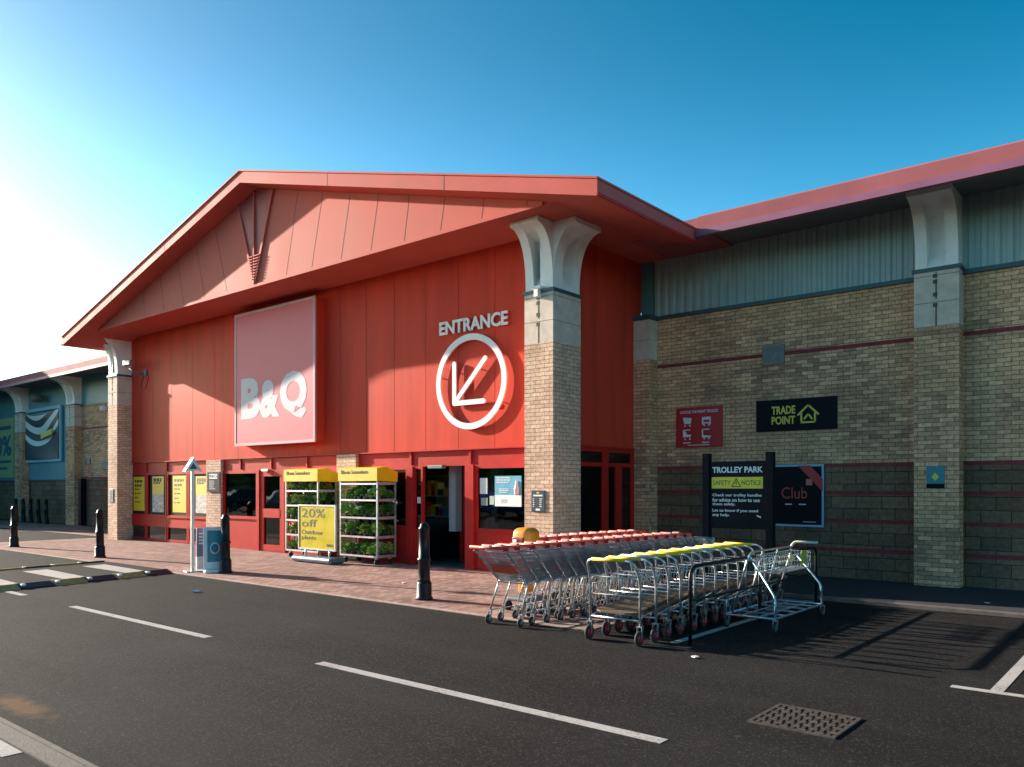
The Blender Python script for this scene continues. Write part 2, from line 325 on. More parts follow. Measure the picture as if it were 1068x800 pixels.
    mx4 = t.nodes.new('ShaderNodeMix'); mx4.data_type = 'RGBA'; L(ck.outputs[0], mx4.inputs[0]); L(mx3.outputs[2], mx4.inputs[6]); mx4.inputs[7].default_value = (.008, .008, .008, 1)
    vg = t.nodes.new('ShaderNodeTexVoronoi'); vg.inputs['Scale'].default_value = 1.4; L(tc.outputs['Object'], vg.inputs['Vector'])
    gs = t.nodes.new('ShaderNodeSeparateColor'); L(vg.outputs['Color'], gs.inputs[0])
    sp1 = t.nodes.new('ShaderNodeMath'); sp1.operation = 'MULTIPLY'; L(rng(vg.outputs['Distance'], .025, .04, 1, 0), sp1.inputs[0]); L(rng(gs.outputs[0], .55, .6, 0, .5), sp1.inputs[1])
    mx5 = t.nodes.new('ShaderNodeMix'); mx5.data_type = 'RGBA'; L(sp1.outputs[0], mx5.inputs[0]); L(mx4.outputs[2], mx5.inputs[6]); mx5.inputs[7].default_value = (.07, .066, .064, 1)
    vo = t.nodes.new('ShaderNodeTexVoronoi'); vo.inputs['Scale'].default_value = .45; L(av.outputs[0], vo.inputs['Vector'])
    mx6 = t.nodes.new('ShaderNodeMix'); mx6.data_type = 'RGBA'; L(rng(vo.outputs['Distance'], .08, .3, .5, 0), mx6.inputs[0]); L(mx5.outputs[2], mx6.inputs[6]); mx6.inputs[7].default_value = (.011, .010, .011, 1)
    L(mx6.outputs[2], b.inputs['Base Color'])
    b.inputs['Roughness'].default_value = .9; b.inputs['Specular IOR Level'].default_value = .12
    bp = t.nodes.new('ShaderNodeBump'); bp.inputs['Strength'].default_value = 1.0; bp.inputs['Distance'].default_value = .015; L(f.outputs['Fac'], bp.inputs['Height']); L(bp.outputs[0], b.inputs['Normal'])
    return m
asph = asphalt()
struct(MB().add([(-900, -900, 0), (900, -900, 0), (900, 900, 0), (-900, 900, 0)], [(0, 1, 2, 3)]).build('ground', asph))
struct(MB().box(-28.6, -5.6, 8.22, 12.42, -.05, .006).box(-5.6, -4.4, 10.5, 12.42, -.05, .006).box(-60, -28.6, 12.6, 15.3, -.05, .006).build('pavement', paver))
struct(MB().box(-28.6, -5.6, 8.08, 8.22, -.05, .008).box(-60, -28.6, 12.46, 12.6, -.05, .008).build('pavement_edge', paveredge))
struct(MB().box(-9.0, 30, 12.72, 15.6, -.05, .045).build('side_pavement', M('dark_paving', (.022, .023, .03), .85, var=.3, scale=5, bump=.3, bscale=40)))
struct(MB().bbox(-9.0, 30, 12.58, 12.72, -.05, .055, .01).build('kerb', conc))
lines = MB()
for a, b in ((-16.6+1.35, -14.36), (-12.5, -8.72), (-6.62, -2.76)): lines.box(a, b, 4.86, 4.97, 0, .004)
lines.box(-1.60, 12, 7.86, 7.95, 0, .004)
for x in (-1.31,): lines.box(x, x+.1, 7.95, 12.4, 0, .004)
lines.box(1.3, 1.4, 7.95, 12.4, 0, .004)
lines.box(-4.47, -4.38, 8.1, 12.4, 0, .004)
lines.box(-7.2, -6.35, 1.88, 2.00, 0, .004); lines.box(-6.28, -5.88, 1.88, 2.00, 0, .004)
struct(lines.build('road_markings', roadw))
# drainage channel, front left
ch = MB(); ch.box(-30, 3, 2.01, 2.05, -.1, .012); ch.box(-30, 3, 2.15, 2.19, -.1, .012); ch.box(-30, 3, 2.05, 2.15, -.1, .004)
struct(ch.build('drainage_channel', conc))
# raised crossing
def rubber_edge(root, pts, lab):
    pass
tbl = MB(); tbl.ext([(-18.75, 8.1), (-18.1, 4.2), (-17.6, 1.5), (-14.75, 1.5), (-15.12, 4.2), (-15.95, 8.1)], -.02, .06, 'z')
struct(tbl.build('raised_crossing', asph))
st = MB()
for y0 in (7.27, 6.05, 4.85, 3.65):
    def xl(y): return -18.02+(7.5-y)*.16
    def xr_(y): return -16.05+(7.5-y)*.17
    st.ext([(xl(y0+.42), y0+.48), (xl(y0), y0), (xr_(y0), y0), (xr_(y0+.42), y0+.40)], .061, .065, 'z')
struct(st.build('crossing_stripes', roadw))
seg_b = M('ramp_black', (.012, .014, .02), .5, var=.3, scale=20); seg_y = M('ramp_yellow_worn', (.42, .28, .10), .7, var=.35, scale=14)
def ramp_row(p0, p1, n, outward, lab, start):
    p0 = Vector(p0); p1 = Vector(p1); d = (p1-p0)/n; u = d.normalized(); nn = Vector((u.y, -u.x))*outward
    root = thing('speed_ramp_edge', lab, 'speed ramp', (p0.x, p0.y, 0))
    for i in range(n):
        a = p0+d*i+u*.012; b = p0+d*(i+1)-u*.012
        q = [(0, .0), (.24, .0), (.22, .022), (.05, .088), (0, .09)]
        vv = [(*(a+nn*o), z) for o, z in q]+[(*(b+nn*o), z) for o, z in q]; m = len(q)
        fs = [tuple(range(m)), tuple(range(2*m-1, m-1, -1))]+[(k, k+m, (k+1) % m+m, (k+1) % m) for k in range(m)]
        if outward*1 < 0: fs = [f[::-1] for f in fs]
        seg = MB().add(vv, fs).build('rubber_segment', seg_b if (i+start) % 2 == 0 else seg_y, root)
        c = b-u*.07+nn*.13
        rf = MB().bbox(c.x-.05, c.x+.05, c.y-.035, c.y+.035, .045, .085, .01); rf.build('reflector', white, seg)
ramp_row((-15.92, 8.05), (-14.85, 1.6), 11, -1, 'yellow and black rubber ramp edging nearest the camera side of raised crossing', 0)
ramp_row((-18.72, 8.05), (-17.62, 1.6), 11, 1, 'yellow and black rubber ramp edging on far side of raised crossing', 0)
# manhole / gully grate
gx0, gx1, gy0, gy1 = -2.52, -1.88, 5.72, 6.34
t_ = thing('gully_grate', 'square worn cast iron gully grate set in the asphalt', 'grate', ((gx0+gx1)/2, (gy0+gy1)/2, 0))
iron = M('worn_iron', (.085, .068, .06), .55, .3, var=.35, scale=20)
f = MB(); 
for a in ((gx0, gx1, gy0, gy0+.03), (gx0, gx1, gy1-.03, gy1), (gx0, gx0+.03, gy0+.03, gy1-.03), (gx1-.03, gx1, gy0+.03, gy1-.03)): f.box(*a, -.01, .012)
f.build('grate_frame', iron, t_)
MB().box(gx0+.03, gx1-.03, gy0+.03, gy1-.03, -.02, .003).build('drain_pit', black, t_)
g_ = MB(); n = 9; w_ = (gx1-gx0-.06)/n; h_ = (gy1-gy0-.06)/n
for i in range(n):
    for j in range(n):
        cx = gx0+.03+w_*(i+.5); cy = gy0+.03+h_*(j+.5)
        if (i+j) % 2: g_.ext([(cx-w_*.5, cy-h_*.16), (cx+w_*.5, cy-h_*.22), (cx+w_*.5, cy+h_*.2), (cx-w_*.5, cy+h_*.2)], .002, .012, 'z')
        else: g_.ext([(cx-w_*.2, cy-h_*.5), (cx+w_*.2, cy-h_*.5), (cx+w_*.2, cy+h_*.5), (cx-w_*.2, cy+h_*.5)], .002, .011, 'z')
g_.build('grate_bars', iron, t_)
# litter
lm = MB().add([(-12.68, 6.86, .004), (-12.6, 6.81, .03), (-12.53, 6.88, .006), (-12.57, 6.94, .035), (-12.66, 6.94, .012), (-12.61, 6.88, .055)], [(0, 1, 5), (1, 2, 5), (2, 3, 5), (3, 4, 5), (4, 0, 5)])
tag(lm.build('litter', white), 'crumpled white scrap of litter lying on the road', 'litter')

for lx, ly, lab in ((-3.9, 7.5, 'tiny pale paper scrap on asphalt in front of the flatbed trolleys'), (-10.9, 9.9, 'tiny pale scrap lying on the brick paving before the plant racks'), (-2.3, 13.5, 'tiny white scrap on the dark pavement under the right pillar'), ):
    tag(MB().ext([(lx, ly), (lx+.05, ly-.015), (lx+.075, ly+.03), (lx+.02, ly+.045)], .05 if ly > 12.8 else .01, .056 if ly > 12.8 else .022, 'z').build('litter', white), lab, 'litter')
# ------------------------------------------------------------------ red store front
XA, YR, YG, YW = -17.48, 10.66, 11.17, 12.45
XL, XR_, ZB, ZA = -27.95, -7.18, 6.36, 9.06      # eave ends, bottom of rake, underside apex
S = thing('diy_store', 'red panelled DIY store entrance building with wide low gable roof', 'building', (-18.3, 12.45, 0))
sl_ = (ZA-ZB)/(XR_-XA)
def und(x): return ZA-sl_*abs(x-XA)
TH = .27
MB().ext([(XL, und(XL)), (XA, ZA), (XR_, ZB), (XR_, ZB+TH), (XA, ZA+TH), (XL, und(XL)+TH)], YR, 14.0, 'y').ext([(-27.2, und(-27.2)), (XA, ZA), (-9.4, und(-9.4)), (-9.4, und(-9.4)+TH), (XA, ZA+TH), (-27.2, und(-27.2)+TH)], 14.0, 20, 'y').build('roof', redroof, S)
rf = S.children[-1]
trim = MB(); 
for a, b in ((XL-.02, XA), (XA, XR_+.02)):
    za, zb = und(a)+TH, und(b)+TH
    trim.ext([(a, za), (b, zb), (b, zb+.035), (a, za+.035)], YR-.03, 14.02, 'y')
trim.build('roof_capping', redroof, rf)
boxes('eave_trim', redfr, rf, [(XR_, XR_+.03, YR-.03, 14.05, ZB+.0, ZB+.05), (XL-.03, XL, YR-.03, 14.05, und(XL), und(XL)+.05)])
for x in (-24.4, -21.2, -14.1, -10.6):
    z = und(x); jj = MB().ext([(x-.012, z+.005), (x+.012, z+.005), (x+.012, z+TH-.005), (x-.012, z+TH-.005)], YR-.003, YR+.01, 'y').build('fascia_joint', darkred, rf)
ZS = 6.68
xs = (ZA-ZS)/sl_
MB().ext([(XA-xs+.01, ZS), (XA+xs-.01, ZS), (XA, ZA-.004)], YG, 19.9, 'y').build('gable', redgable, S); ga = S.children[-1]
MB().box(XA-xs+.25, XA+xs-.25, YG-.035, YG, ZS-.02, ZS+.05).build('gable_sill', redgable, ga)
def seam(xt, xb, w=.016):
    zt = und(xt)-.01
    MB().ext([(xb-w/2, ZS+.05), (xb+w/2, ZS+.05), (xt+w/2, zt), (xt-w/2, zt)], YG-.003, YG+.01, 'y').build('gable_seam', darkred, ga)
for k, (xt, xb) in enumerate([(-15.85, -16.33), (-14.92, -15.34), (-13.95, -14.28), (-13.02, -13.28), (-12.08, -12.24), (-11.07, -11.2), (-10.05, -10.12), (-9.0, -9.04)]):
    if und(xt) > ZS+.1: seam(xt, xb)
for (xt, xb) in [(-19.5, -18.9), (-20.45, -20.0), (-21.45, -21.1), (-22.45, -22.2), (-23.5, -23.35), (-24.6, -24.5)]: seam(xt, xb)
# V shaped truss feature
vx = -17.62; vv_ = MB()
vv_.ext([(vx-.05, ZS+.06), (vx+.03, ZS+.06), (vx-.70, und(vx-.70)-.01), (vx-.76, und(vx-.76)-.01)], YG-.045, YG-.002, 'y')
vv_.ext([(vx-.03, ZS+.06), (vx+.05, ZS+.06), (vx+.82, und(vx+.82)-.01), (vx+.76, und(vx+.76)-.01)], YG-.045, YG-.002, 'y')
vv_.box(vx-.02, vx+.02, YG-.055, YG-.003, ZS+.06, und(vx)-.02)
vv_.build('gable_chevron', redgable, ga)
vi = MB().ext([(vx-.03, ZS+.1), (vx+.03, ZS+.1), (vx+.76, und(vx+.76)-.02), (vx, ZA-.06), (vx-.7, und(vx-.7)-.02)], YG-.008, YG-.004, 'y'); vi.build('chevron_infill', M('plum_mesh', (.40, .08, .08), .6, var=.2, scale=20), ga)
lv = MB()
for k in range(9):
    z = ZS+.16+k*.07; h = (z-ZS)*.33
    lv.box(vx-h, vx-.02, YG-.07, YG-.01, z, z+.022); lv.box(vx+.02, vx+h*1.1, YG-.07, YG-.01, z, z+.022)
lv.build('chevron_louvre', redgable, ga)
# wall cladding panels
sx_ = [-27.3, -26.65, -25.45, -24.27, -22.99, -21.74, -20.5, -19.3, -18.1, -16.98, -15.93, -14.95, -13.96, -12.93, -11.93, -10.9, -9.85, -9.33]
pw = MB()
for a, b in zip(sx_, sx_[1:]): pw.box(a+.006, b-.006, YW, YW+.06, 2.56, ZS-.002)
pw.build('wall_cladding', red, S)
MB().box(-27.3, -9.33, YW+.06, YW+.2, 2.56, ZS-.002).build('wall_backing', darkred, S)
rw = MB()
for a, b in ((12.51, 13.75), (13.75, 14.9), (14.9, 15.54)): rw.box(-9.36, -9.30, a+.006, b-.006, 2.58, 6.85)
rw.build('return_cladding', red, S)
MB().box(-9.45, -9.365, 12.65, 15.56, 2.58, 6.85).build('return_backing', darkred, S)
boxes('cladding_drip', redfr, S, [(-27.3, -9.4, YW-.045, YW-.001, 2.53, 2.56), (-9.3, -9.25, 12.86, 15.2, 2.54, 2.58)])
# band above the glazing
for a, b in [(-27.3, -22.115), (-21.315, -16.005), (-15.265, -9.72)]: MB().box(a, b, YW+.03, YW+.14, 2.2, 2.528).build('fascia_band', redfr, S)
for x in (-27.2, -25.95, -24.6, -23.27, -20.4, -18.9, -17.3, -13.42, -11.6): MB().box(x-.03, x+.03, YW-.005, YW+.028, 2.24, 2.526).build('fascia_post', redfr, S)
# brick piers in the glazing line
for a, b in ((-22.11, -21.32), (-16.0, -15.27)): MB().box(a, b, YW-.06, YW+.3, 0, 2.526).build('brick_pier', buff, S)
# windows
def window(x0, x1, z0, z1, fr=.055, mull=(), trans=(), y=YW, gmat=None, name='window', pan=True):
    m = MB(); 
    m.box(x0, x0+fr, y, y+.08, z0, z1); m.box(x1-fr, x1, y, y+.08, z0, z1)
    m.box(x0+fr, x1-fr, y+.001, y+.08, z0, z0+fr); m.box(x0+fr, x1-fr, y+.001, y+.08, z1-fr, z1)
    for u in mull: m.box(u-.03, u+.03, y+.002, y+.07, z0+fr, z1-fr)
    for q in trans: m.box(x0+fr, x1-fr, y+.003, y+.07, q-.03, q+.03)
    o = m.build(name, redfr, S)
    if pan: MB().box(x0+fr*.5, x1-fr*.5, y+.045, y+.052, z0+fr*.5, z1-fr*.5).build('pane', gmat or gl_d, o)
    return o
A = [(-27.28, -25.97), (-25.93, -24.62), (-24.58, -23.29), (-23.25, -22.12)]
for a, b in A:
    window(a, b, .79, 2.2, .07); window(a, b, .04, .54, .06)
boxes('sill_panel', redfr, S, [(-27.28, -22.12, YW+.01, YW+.09, .54, .79), (-21.31, -19.53, YW+.01, YW+.09, .0, .85), (-18.22, -16.01, YW+.01, YW+.09, .0, .85), (-15.26, -13.52, YW+.01, YW+.09, 0, .81), (-11.49, -9.72, YW+.01, YW+.09, 0, .81), (-27.28, -22.12, YW+.01, YW+.09, 0, .04)])
boxes('window_sill', redfr, S, [(-27.28, -22.12, YW-.03, YW+.0, .79, .81), (-21.31, -19.53, YW-.03, YW+.0, .85, .875), (-11.46, -9.72, YW-.03, YW, .81, .83)])
window(-21.31, -19.53, .85, 2.2, .08, mull=()); window(-18.22, -16.01, .85, 2.2, .08, mull=(-17.1,)); window(-15.26, -13.52, .81, 2.2, .06, mull=(-14.4,))
window(-11.46, -9.72, .81, 2.2, .07)
boxes('door_post', redfr, S, [(-13.52, -13.32, YW-.04, YW+.1, 0, 2.2), (-11.71, -11.47, YW-.04, YW+.1, 0, 2.2), (-19.53, -19.42, YW-.03, YW+.1, 0, 2.2), (-18.31, -18.22, YW-.03, YW+.1, 0, 2.2)])
# fire exit door
d = window(-19.42, -18.31, .02, 2.2, .17, trans=(), name='door')
MB().box(-19.25, -18.48, YW-.01, YW+.06, .92, 1.16).build('mid_rail', redfr, d)
MB().bbox(-19.2, -18.9, YW-.1, YW-.0, 2.16, 2.22, .01).build('door_closer', steel, d)
# automatic sliding entrance doors, both leaves parked open at the left
d = window(-13.32, -13.03, .02, 2.2, .055, trans=(.78,), name='door'); MB().box(-13.265, -13.085, YW+.0, YW+.05, .02, .78).build('kick_panel', redfr, d)
MB().bbox(-12.75, -12.3, YW-.12, YW-.0, 2.14, 2.22, .015).build('door_sensor', greyrub, S)
d = MB().box(-11.83, -11.8, YW+.3, YW+.34, .02, 2.15).box(-11.99, -11.71, YW+.3, YW+.34, 2.1, 2.15).build('door', redfr, S)
# return wall glazing (x = -9.3)
rg = MB(); X0, X1 = -9.36, -9.28
for a, b in ((12.84, 12.90), (14.0, 14.2), (15.1, 15.24)): rg.box(X0, X1, a, b, 0, 2.57)
rg.box(X0+.01, X1-.002, 14.5, 14.72, .1, 2.22)
for a, b in ((12.9, 14.0), (14.2, 15.1)):
    rg.box(X0, X1, a, b, 2.47, 2.57); rg.box(X0, X1, a, b, 2.17, 2.25); rg.box(X0, X1, a, b, 0, .75)
o = rg.build('side_screen', redfr, S); MB().box(-9.325, -9.318, 12.9, 15.1, .75, 2.5).build('pane', gl_d, o)
MB().box(-9.5, -9.46, 14.74, 15.08, .05, 2.5).build('white_blind', inw, o)
# interior shell
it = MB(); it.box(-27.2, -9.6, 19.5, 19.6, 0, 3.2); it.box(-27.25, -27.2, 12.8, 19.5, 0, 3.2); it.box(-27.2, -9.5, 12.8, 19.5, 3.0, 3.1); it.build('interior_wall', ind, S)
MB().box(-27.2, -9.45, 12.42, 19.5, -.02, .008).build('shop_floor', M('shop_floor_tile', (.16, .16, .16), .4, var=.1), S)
boxes('lobby_column', inw, S, [(x, x+.2, 13.0, 13.2, .75, 2.6) for x in (-12.75, -12.2, -11.5)])
boxes('lobby_counter', blackmatt, S, [(-13.9, -10.6, 14.3, 14.4, 0, .9), (-13.9, -13.8, 13.2, 14.3, .0, 1.0)])
boxes('lobby_screen', redfr, S, [(-12.8, -12.7, 13.4, 13.5, 0, 2.6), (-11.75, -11.65, 13.4, 13.5, 0, 2.6)])
pp = MB(); pp.box(-21.2, -20.45, 12.9, 12.95, .3, 2.2); pp.build('back_board', inw, S)
# columns
def flare(out, z0, z1, lip):
    pts = [(0, z0)]
    for k in range(1, 13):
        t = k/12; pts.append((out*(1-math.cos(t*math.pi/2))**1.15, z0+(z1-lip-z0)*math.sin(t*math.pi/2)**.92))
    pts.append((out, z1-lip)); pts.append((out, z1)); pts.append((0, z1)); return pts
def bracket(mb, face, base, a0, a1, out, z0, z1, lip=.1, rib=.19, ins=.30):
    """two curved ribs with a hollow between them, from a core set back by ins"""
    full = [(o+ins, z) for o, z in flare(out, z0, z1, lip)[:-1]]+[(0, z1), (0, z0)]
    top = z1-lip
    hol = [(0, z0), (ins, z0), (ins, z0+.02)]
    for o, z in flare(out, z0, z1, lip)[1:-3]:
        k = min(1, max(0, (z-z0-.05)/.30)); k2 = min(1, max(0, (top-.03-z)/.16))
        hol.append((max(.01, o+ins-.27*k*k2), z))
    hol += [(out+ins-.004, top-.001), (out+ins-.004, z1-.002), (0, z1-.002)]
    def tr(p):
        if face == '-y': return (base+ins-p[0], p[1])
        if face == '+x': return (base-ins+p[0], p[1])
        return (base+ins-p[0], p[1])
    ax = 'x' if face == '-y' else 'y'
    mb.ext([tr(p) for p in full], a0, a0+rib, ax); mb.ext([tr(p) for p in full], a1-rib, a1, ax); mb.ext([tr(p) for p in hol], a0+rib, a1-rib, ax)
def column(par, x0, x1, y0, y1, br, zc=4.45, zt=5.45, ztop=6.675, lab=None, flareout=.46, flip=1):
    c = MB().box(x0, x1, y0, y1, 0, zc).build('brick_column', buff if lab is None else wingbrick, par)
    s = MB()
    zz = [zc, 4.45+.42, 5.3, zt]
    hs_ = [(zc, zc+.40), (zc+.41, zc+.86), (zc+.87, zt-.06)]
    for a, b in hs_: s.box(x0, x1, y0, y1, a, b)
    s.build('stone_block', stone, c)
    j = MB().box(x0+.006, x1-.006, y0+.006, y1-.006, zc, zt-.06)
    xm = (x0+x1)/2
    for z0, z1 in ((zc, zc+.36), (zc+.46, zc+.8), (zc+.92, zt-.1)): j.box(xm-.012, xm+.012, y0-.003, y0+.01, z0, z1)
    for z0 in (zc+.32, zc+.5, zc+.72, zt-.18): j.box(xm-.05, xm+.02, y0-.004, y0+.01, z0, z0+.07)
    j.build('stone_joint', darkjoint, c)
    MB().box(x0-.03, x1+.03, y0-.03, y1+.0, zt-.06, zt).build('flashing', lead, c)
    k = MB().box(x0+.015+(.30 if '-x' in br else .0), x1-.015-(.30 if '+x' in br else 0), y0+.315, y1, zt, ztop)
    if len(br) > 1:
        cxx = (x1-.315, x1-.016) if '+x' in br else (x0+.016, x0+.315)
        k.box(cxx[0], cxx[1], y0+.016, y0+.33, zt, ztop-.003)
    for fc in br:
        if fc == '-y': bracket(k, fc, y0+.015, x0+.015, x1-.015, flareout, zt, ztop-.001)
        if fc == '+x': bracket(k, fc, x1-.015, y0+.03, y1-.02, .50, zt, ztop-.002, rib=.24)
        if fc == '-x': bracket(k, fc, x0+.015, y0+.03, y1-.02, .50, zt, ztop-.002, rib=.24)
    k.build('capital', capw, c)
    return c
column(S, -9.71, -9.03, 11.95, 12.84, ('-y', '+x'))
c_ = column(S, -27.62, -26.95, 11.97, 12.84, ('-y', '-x'))
cl = MB().bbox(-9.40, -9.30, 11.84, 11.95, 5.30, 5.44, .01); cl.bbox(-9.5, -9.25, 11.86, 11.95, 5.45, 5.52, .02)
tag(cl.build('wall_floodlight', capw), 'small pale junction box clamped under the capital of the right column', 'fitting')

# ------------------------------------------------------------------ wings
def wing(name, lab, x0, x1, cladding, ybr):
    return thing(name, lab, 'building', ((x0+x1)/2, 15.5, 0))
YP = 15.55
W = thing('retail_wing', 'shaded brick wing with ribbed teal cladding right of the red entrance', 'building', (0, 15.5, 0))
def brickwall(par, x0, x1):
    b = MB()
    b.box(x0, x1, YP, YP+.3, 2.19, 4.325); b.box(x0, x1, YP, YP+.3, 4.40, 5.38); b.build('brick_wall', wingbrick, par)
    k = MB(); zz = [0, .535, .61, 1.075, 1.15, 1.6, 1.675, 2.115]
    for a, c in ((0, .535), (.61, 1.075), (1.15, 1.6), (1.675, 2.115)): k.box(x0, x1, YP, YP+.3, a, c)
    k.build('block_wall', blockw, par)
    s = MB()
    for z in (.535, 1.075, 1.6, 2.115, 4.325): s.box(x0, x1, YP-.004, YP+.3, z, z+.075)
    s.build('brick_stripe', stripe, par)
brickwall(W, -9.0, 30)
cp = MB(); x = -8.98
while x < 30:
    cp.ext([(x, YP+.08), (x, YP+.02), (x+.03, YP-.015), (x+.10, YP-.015), (x+.13, YP+.02), (x+.19, YP+.02), (x+.19, YP+.08)], 5.46, 6.715, 'z'); x += .19
cp.build('ribbed_cladding', teal, W)
MB().box(-9.3, -9.0, YP, YP+.1, 5.46, 6.715).build('corner_panel', tealflat, W)
MB().box(-9.0, 30, YP-.06, YP+.3, 5.38, 5.455).build('cladding_flashing', lead, W)
# roof of the wing
def wingroof(par, x0, x1, sx0):
    r = MB().ext([(14.0, 6.60), (14.0, 6.86), (14.06, 6.90), (24, 7.6), (24, 6.95), (14.12, 6.80), (14.06, 6.60)], x0, x1, 'x').build('roof', wingred, par)
    MB().box(x0, x1, 13.93, 14.055, 6.48, 6.598).build('gutter', wingtrim, r)
    MB().box(sx0[0], sx0[1], 14.06, YP+.1, 6.715, 6.78).build('soffit', soffd, r)
wingroof(W, -7.15, 30, (-9.0, 30))
MB().box(-8.6, -7.152, 14.02, 24, 6.67, 6.86).build('roof_end', wingred, W)
def wcol(par, x, label=None):
    return column(par, x, x+.70, 15.22, 15.56, ('-y',), zc=4.50, zt=5.50, ztop=6.71, lab=1, flareout=.58)
for x in (-3.66, 2.64, 8.94): wcol(W, x)
c = MB().box(-9.36, -8.9, 15.22, 15.56, 0, 4.5).build('brick_column', wingbrick, W)
m_ = MB()
for a, b in ((4.5, 4.92), (4.93, 5.36)): m_.box(-9.36, -8.9, 15.22, 15.56, a, b)
m_.build('stone_block', stone, c); MB().box(-9.36, -8.87, 15.19, 15.56, 5.36, 5.46).build('flashing', lead, c)
MB().box(-6.50, -6.07, YP-.035, YP, 4.16, 4.55).build('wall_vent', M('grey_vent', (.20, .20, .19), .7, var=.2, scale=10), W)
# left wing
V = thing('retail_wing', 'far brick wing with teal panels and red fascia left of the entrance', 'building', (-45, 15.5, 0))
brickwall(V, -39.0, -27.3)
MB().box(-39.0, -27.3, YP, YP+.1, 5.46, 6.71).build('teal_panel', tealflat, V)
MB().box(-39.0, -27.3, YP-.05, YP+.3, 5.38, 5.455).build('cladding_flashing', lead, V)
MB().box(-70, -39.0, YP+.0, YP+.2, 2.10, 6.71).build('teal_panel', tealflat, V)
MB().box(-70, -39.0, YP-.03, YP+.2, 2.04, 2.10).build('cladding_flashing', lead, V)
MB().box(-70, -39.0, YP+.05, YP+.3, 0, 2.04).build('block_wall', blockw, V)
wingroof(V, -72, -27.9, (-72, -27.3))
for x in (-39.5, -45.8, -52.1): 
    c = column(V, x, x+.95, 15.22, 15.56, ('-y',), zc=4.5, zt=5.5, ztop=6.71, lab=1, flareout=.72)
MB().box(-38.3, -38.05, YP-.25, YP-.01, 0, 2.1).build('downpipe_cover', blackmatt, V)
MB().box(-30, -29.9, 15.85, 15.9, 0, .1).build('plinth', conc, V)
# added unseen block further left, shaped to throw shade on the left wing
N = thing('unseen_shade_block', 'added unseen block that shades the far left wing', 'building', (-68, 11, 0))
MB().box(-75, -49.8, 9.6, 15.1, 0, 10).build('shade_block_body', tealflat, N)
MB().box(-75.2, -49.6, 9.4, 15.2, 10, 10.3).build('roof', wingred, N)

rn_ = random.Random(5)
for i, x in enumerate((-26.2, -20.9, -17.6, -14.9, -10.9)):
    K = thing('shelf_unit', 'dim stocked shop shelf inside, %s from the left behind the glass' % ['first', 'second', 'third', 'fourth', 'fifth'][i], 'shelf', (x, 14.4, 0), 'stocked shelves inside the store')
    MB().box(x, x+1.1, 14.2, 14.7, 0, .12).build('plinth', inw, K)
    for z in (.5, 1.0, 1.5, 2.0): MB().box(x, x+1.1, 14.15, 14.7, z, z+.03).build('shelf', inw, K)
    MB().box(x, x+1.1, 14.7, 14.74, 0, 2.3).build('back_panel', inw, K)
    for z in (.53, 1.03, 1.53):
        u = x+.04
        while u < x+1.0:
            w2 = rn_.uniform(.08, .2); MB().box(u, u+w2, 14.2, 14.45, z, z+rn_.uniform(.15, .38)).build('packet', rn_.choice([white, yel, orange, navy_, tealflat, redfr]), K); u += w2+.02
# ------------------------------------------------------------------ signs on the red front
K = thing('store_sign', 'big square orange fascia sign with pale border reading B&Q on the red wall', 'sign', (-18.35, 12.3, 2.86))
YS = 12.15; x0, x1, z0, z1 = -20.16, -16.53, 2.86, 6.47
sgm = M('sign_face_orange', (.78, .21, .235), .5, var=.02, scale=1.2, spec=.1)
MB().box(x0+.03, x1-.03, YS+.01, YW-.002, z0+.03, z1-.03).build('sign_box', red, K)
MB().box(x0+.07, x1-.07, YS-.004, YS+.01, z0+.07, z1-.07).build('sign_face', sgm, K)
pale = M('sign_border_pale', (.66, .42, .45), .5, spec=.1)
b_ = MB(); b_.box(x0, x1, YS-.015, YS+.03, z0, z0+.07); b_.box(x0, x1, YS-.015, YS+.03, z1-.07, z1); b_.box(x0, x0+.07, YS-.014, YS+.03, z0+.07, z1-.07); b_.box(x1-.07, x1, YS-.014, YS+.03, z0+.07, z1-.07)
b_.build('sign_border', pale, K)
lm_ = M('sign_letter_pale', (.66, .60, .64), .5, spec=.1)
for ch_, a_, b2_, c2_, d2_ in (('B', -19.84, -18.92, 3.58, 4.68), ('&', -18.94, -18.02, 3.56, 4.56), ('Q', -18.02, -16.86, 3.48, 4.70)): text(ch_, a_, b2_, c2_, d2_, YS-.004, .004, .054).build('lettering', lm_, K)
K = thing('entrance_sign', 'white raised letters reading ENTRANCE fixed high on the red wall', 'sign', (-11.5, 12.4, 5.0))
text('ENTRANCE', -12.46, -10.52, 5.02, 5.31, YW-.03, .02, .028).build('lettering', white, K)
K = thing('arrow_sign', 'white ring with arrow pointing down left standing off the red wall', 'sign', (-11.5, 12.4, 2.95))
YC = YW-.085; cx, cz, ro, ri = -11.52, 3.95, 1.0, .87
vv = []; n = 64
for k in range(n):
    t = 2*math.pi*k/n
    for r in (ro, ri):
        for y in (YC, YC+.035): vv.append((cx+r*math.cos(t), y, cz+r*math.sin(t)))
fs = []
for k in range(n):
    a = 4*k; b = 4*((k+1) % n)
    fs += [(a, a+2, b+2, b), (a+1, b+1, b+3, a+3), (a, b, b+1, a+1), (a+2, a+3, b+3, b+2)]
MB().add(vv, fs).build('ring', white, K)
def bar(p, q, w_, y0, y1, mb):
    p = Vector(p); q = Vector(q); u = (q-p).normalized(); v = Vector((-u.y, u.x))*w_/2; pts = []
    for k in range(7): t = math.pi/2+math.pi*k/6; pts.append(p+u*math.cos(t)*w_/2+v*math.sin(t))
    for k in range(7): t = -math.pi/2+math.pi*k/6; pts.append(q+u*math.cos(t)*w_/2+v*math.sin(t))
    return mb.ext([tuple(a) for a in pts], y0, y1, 'y')
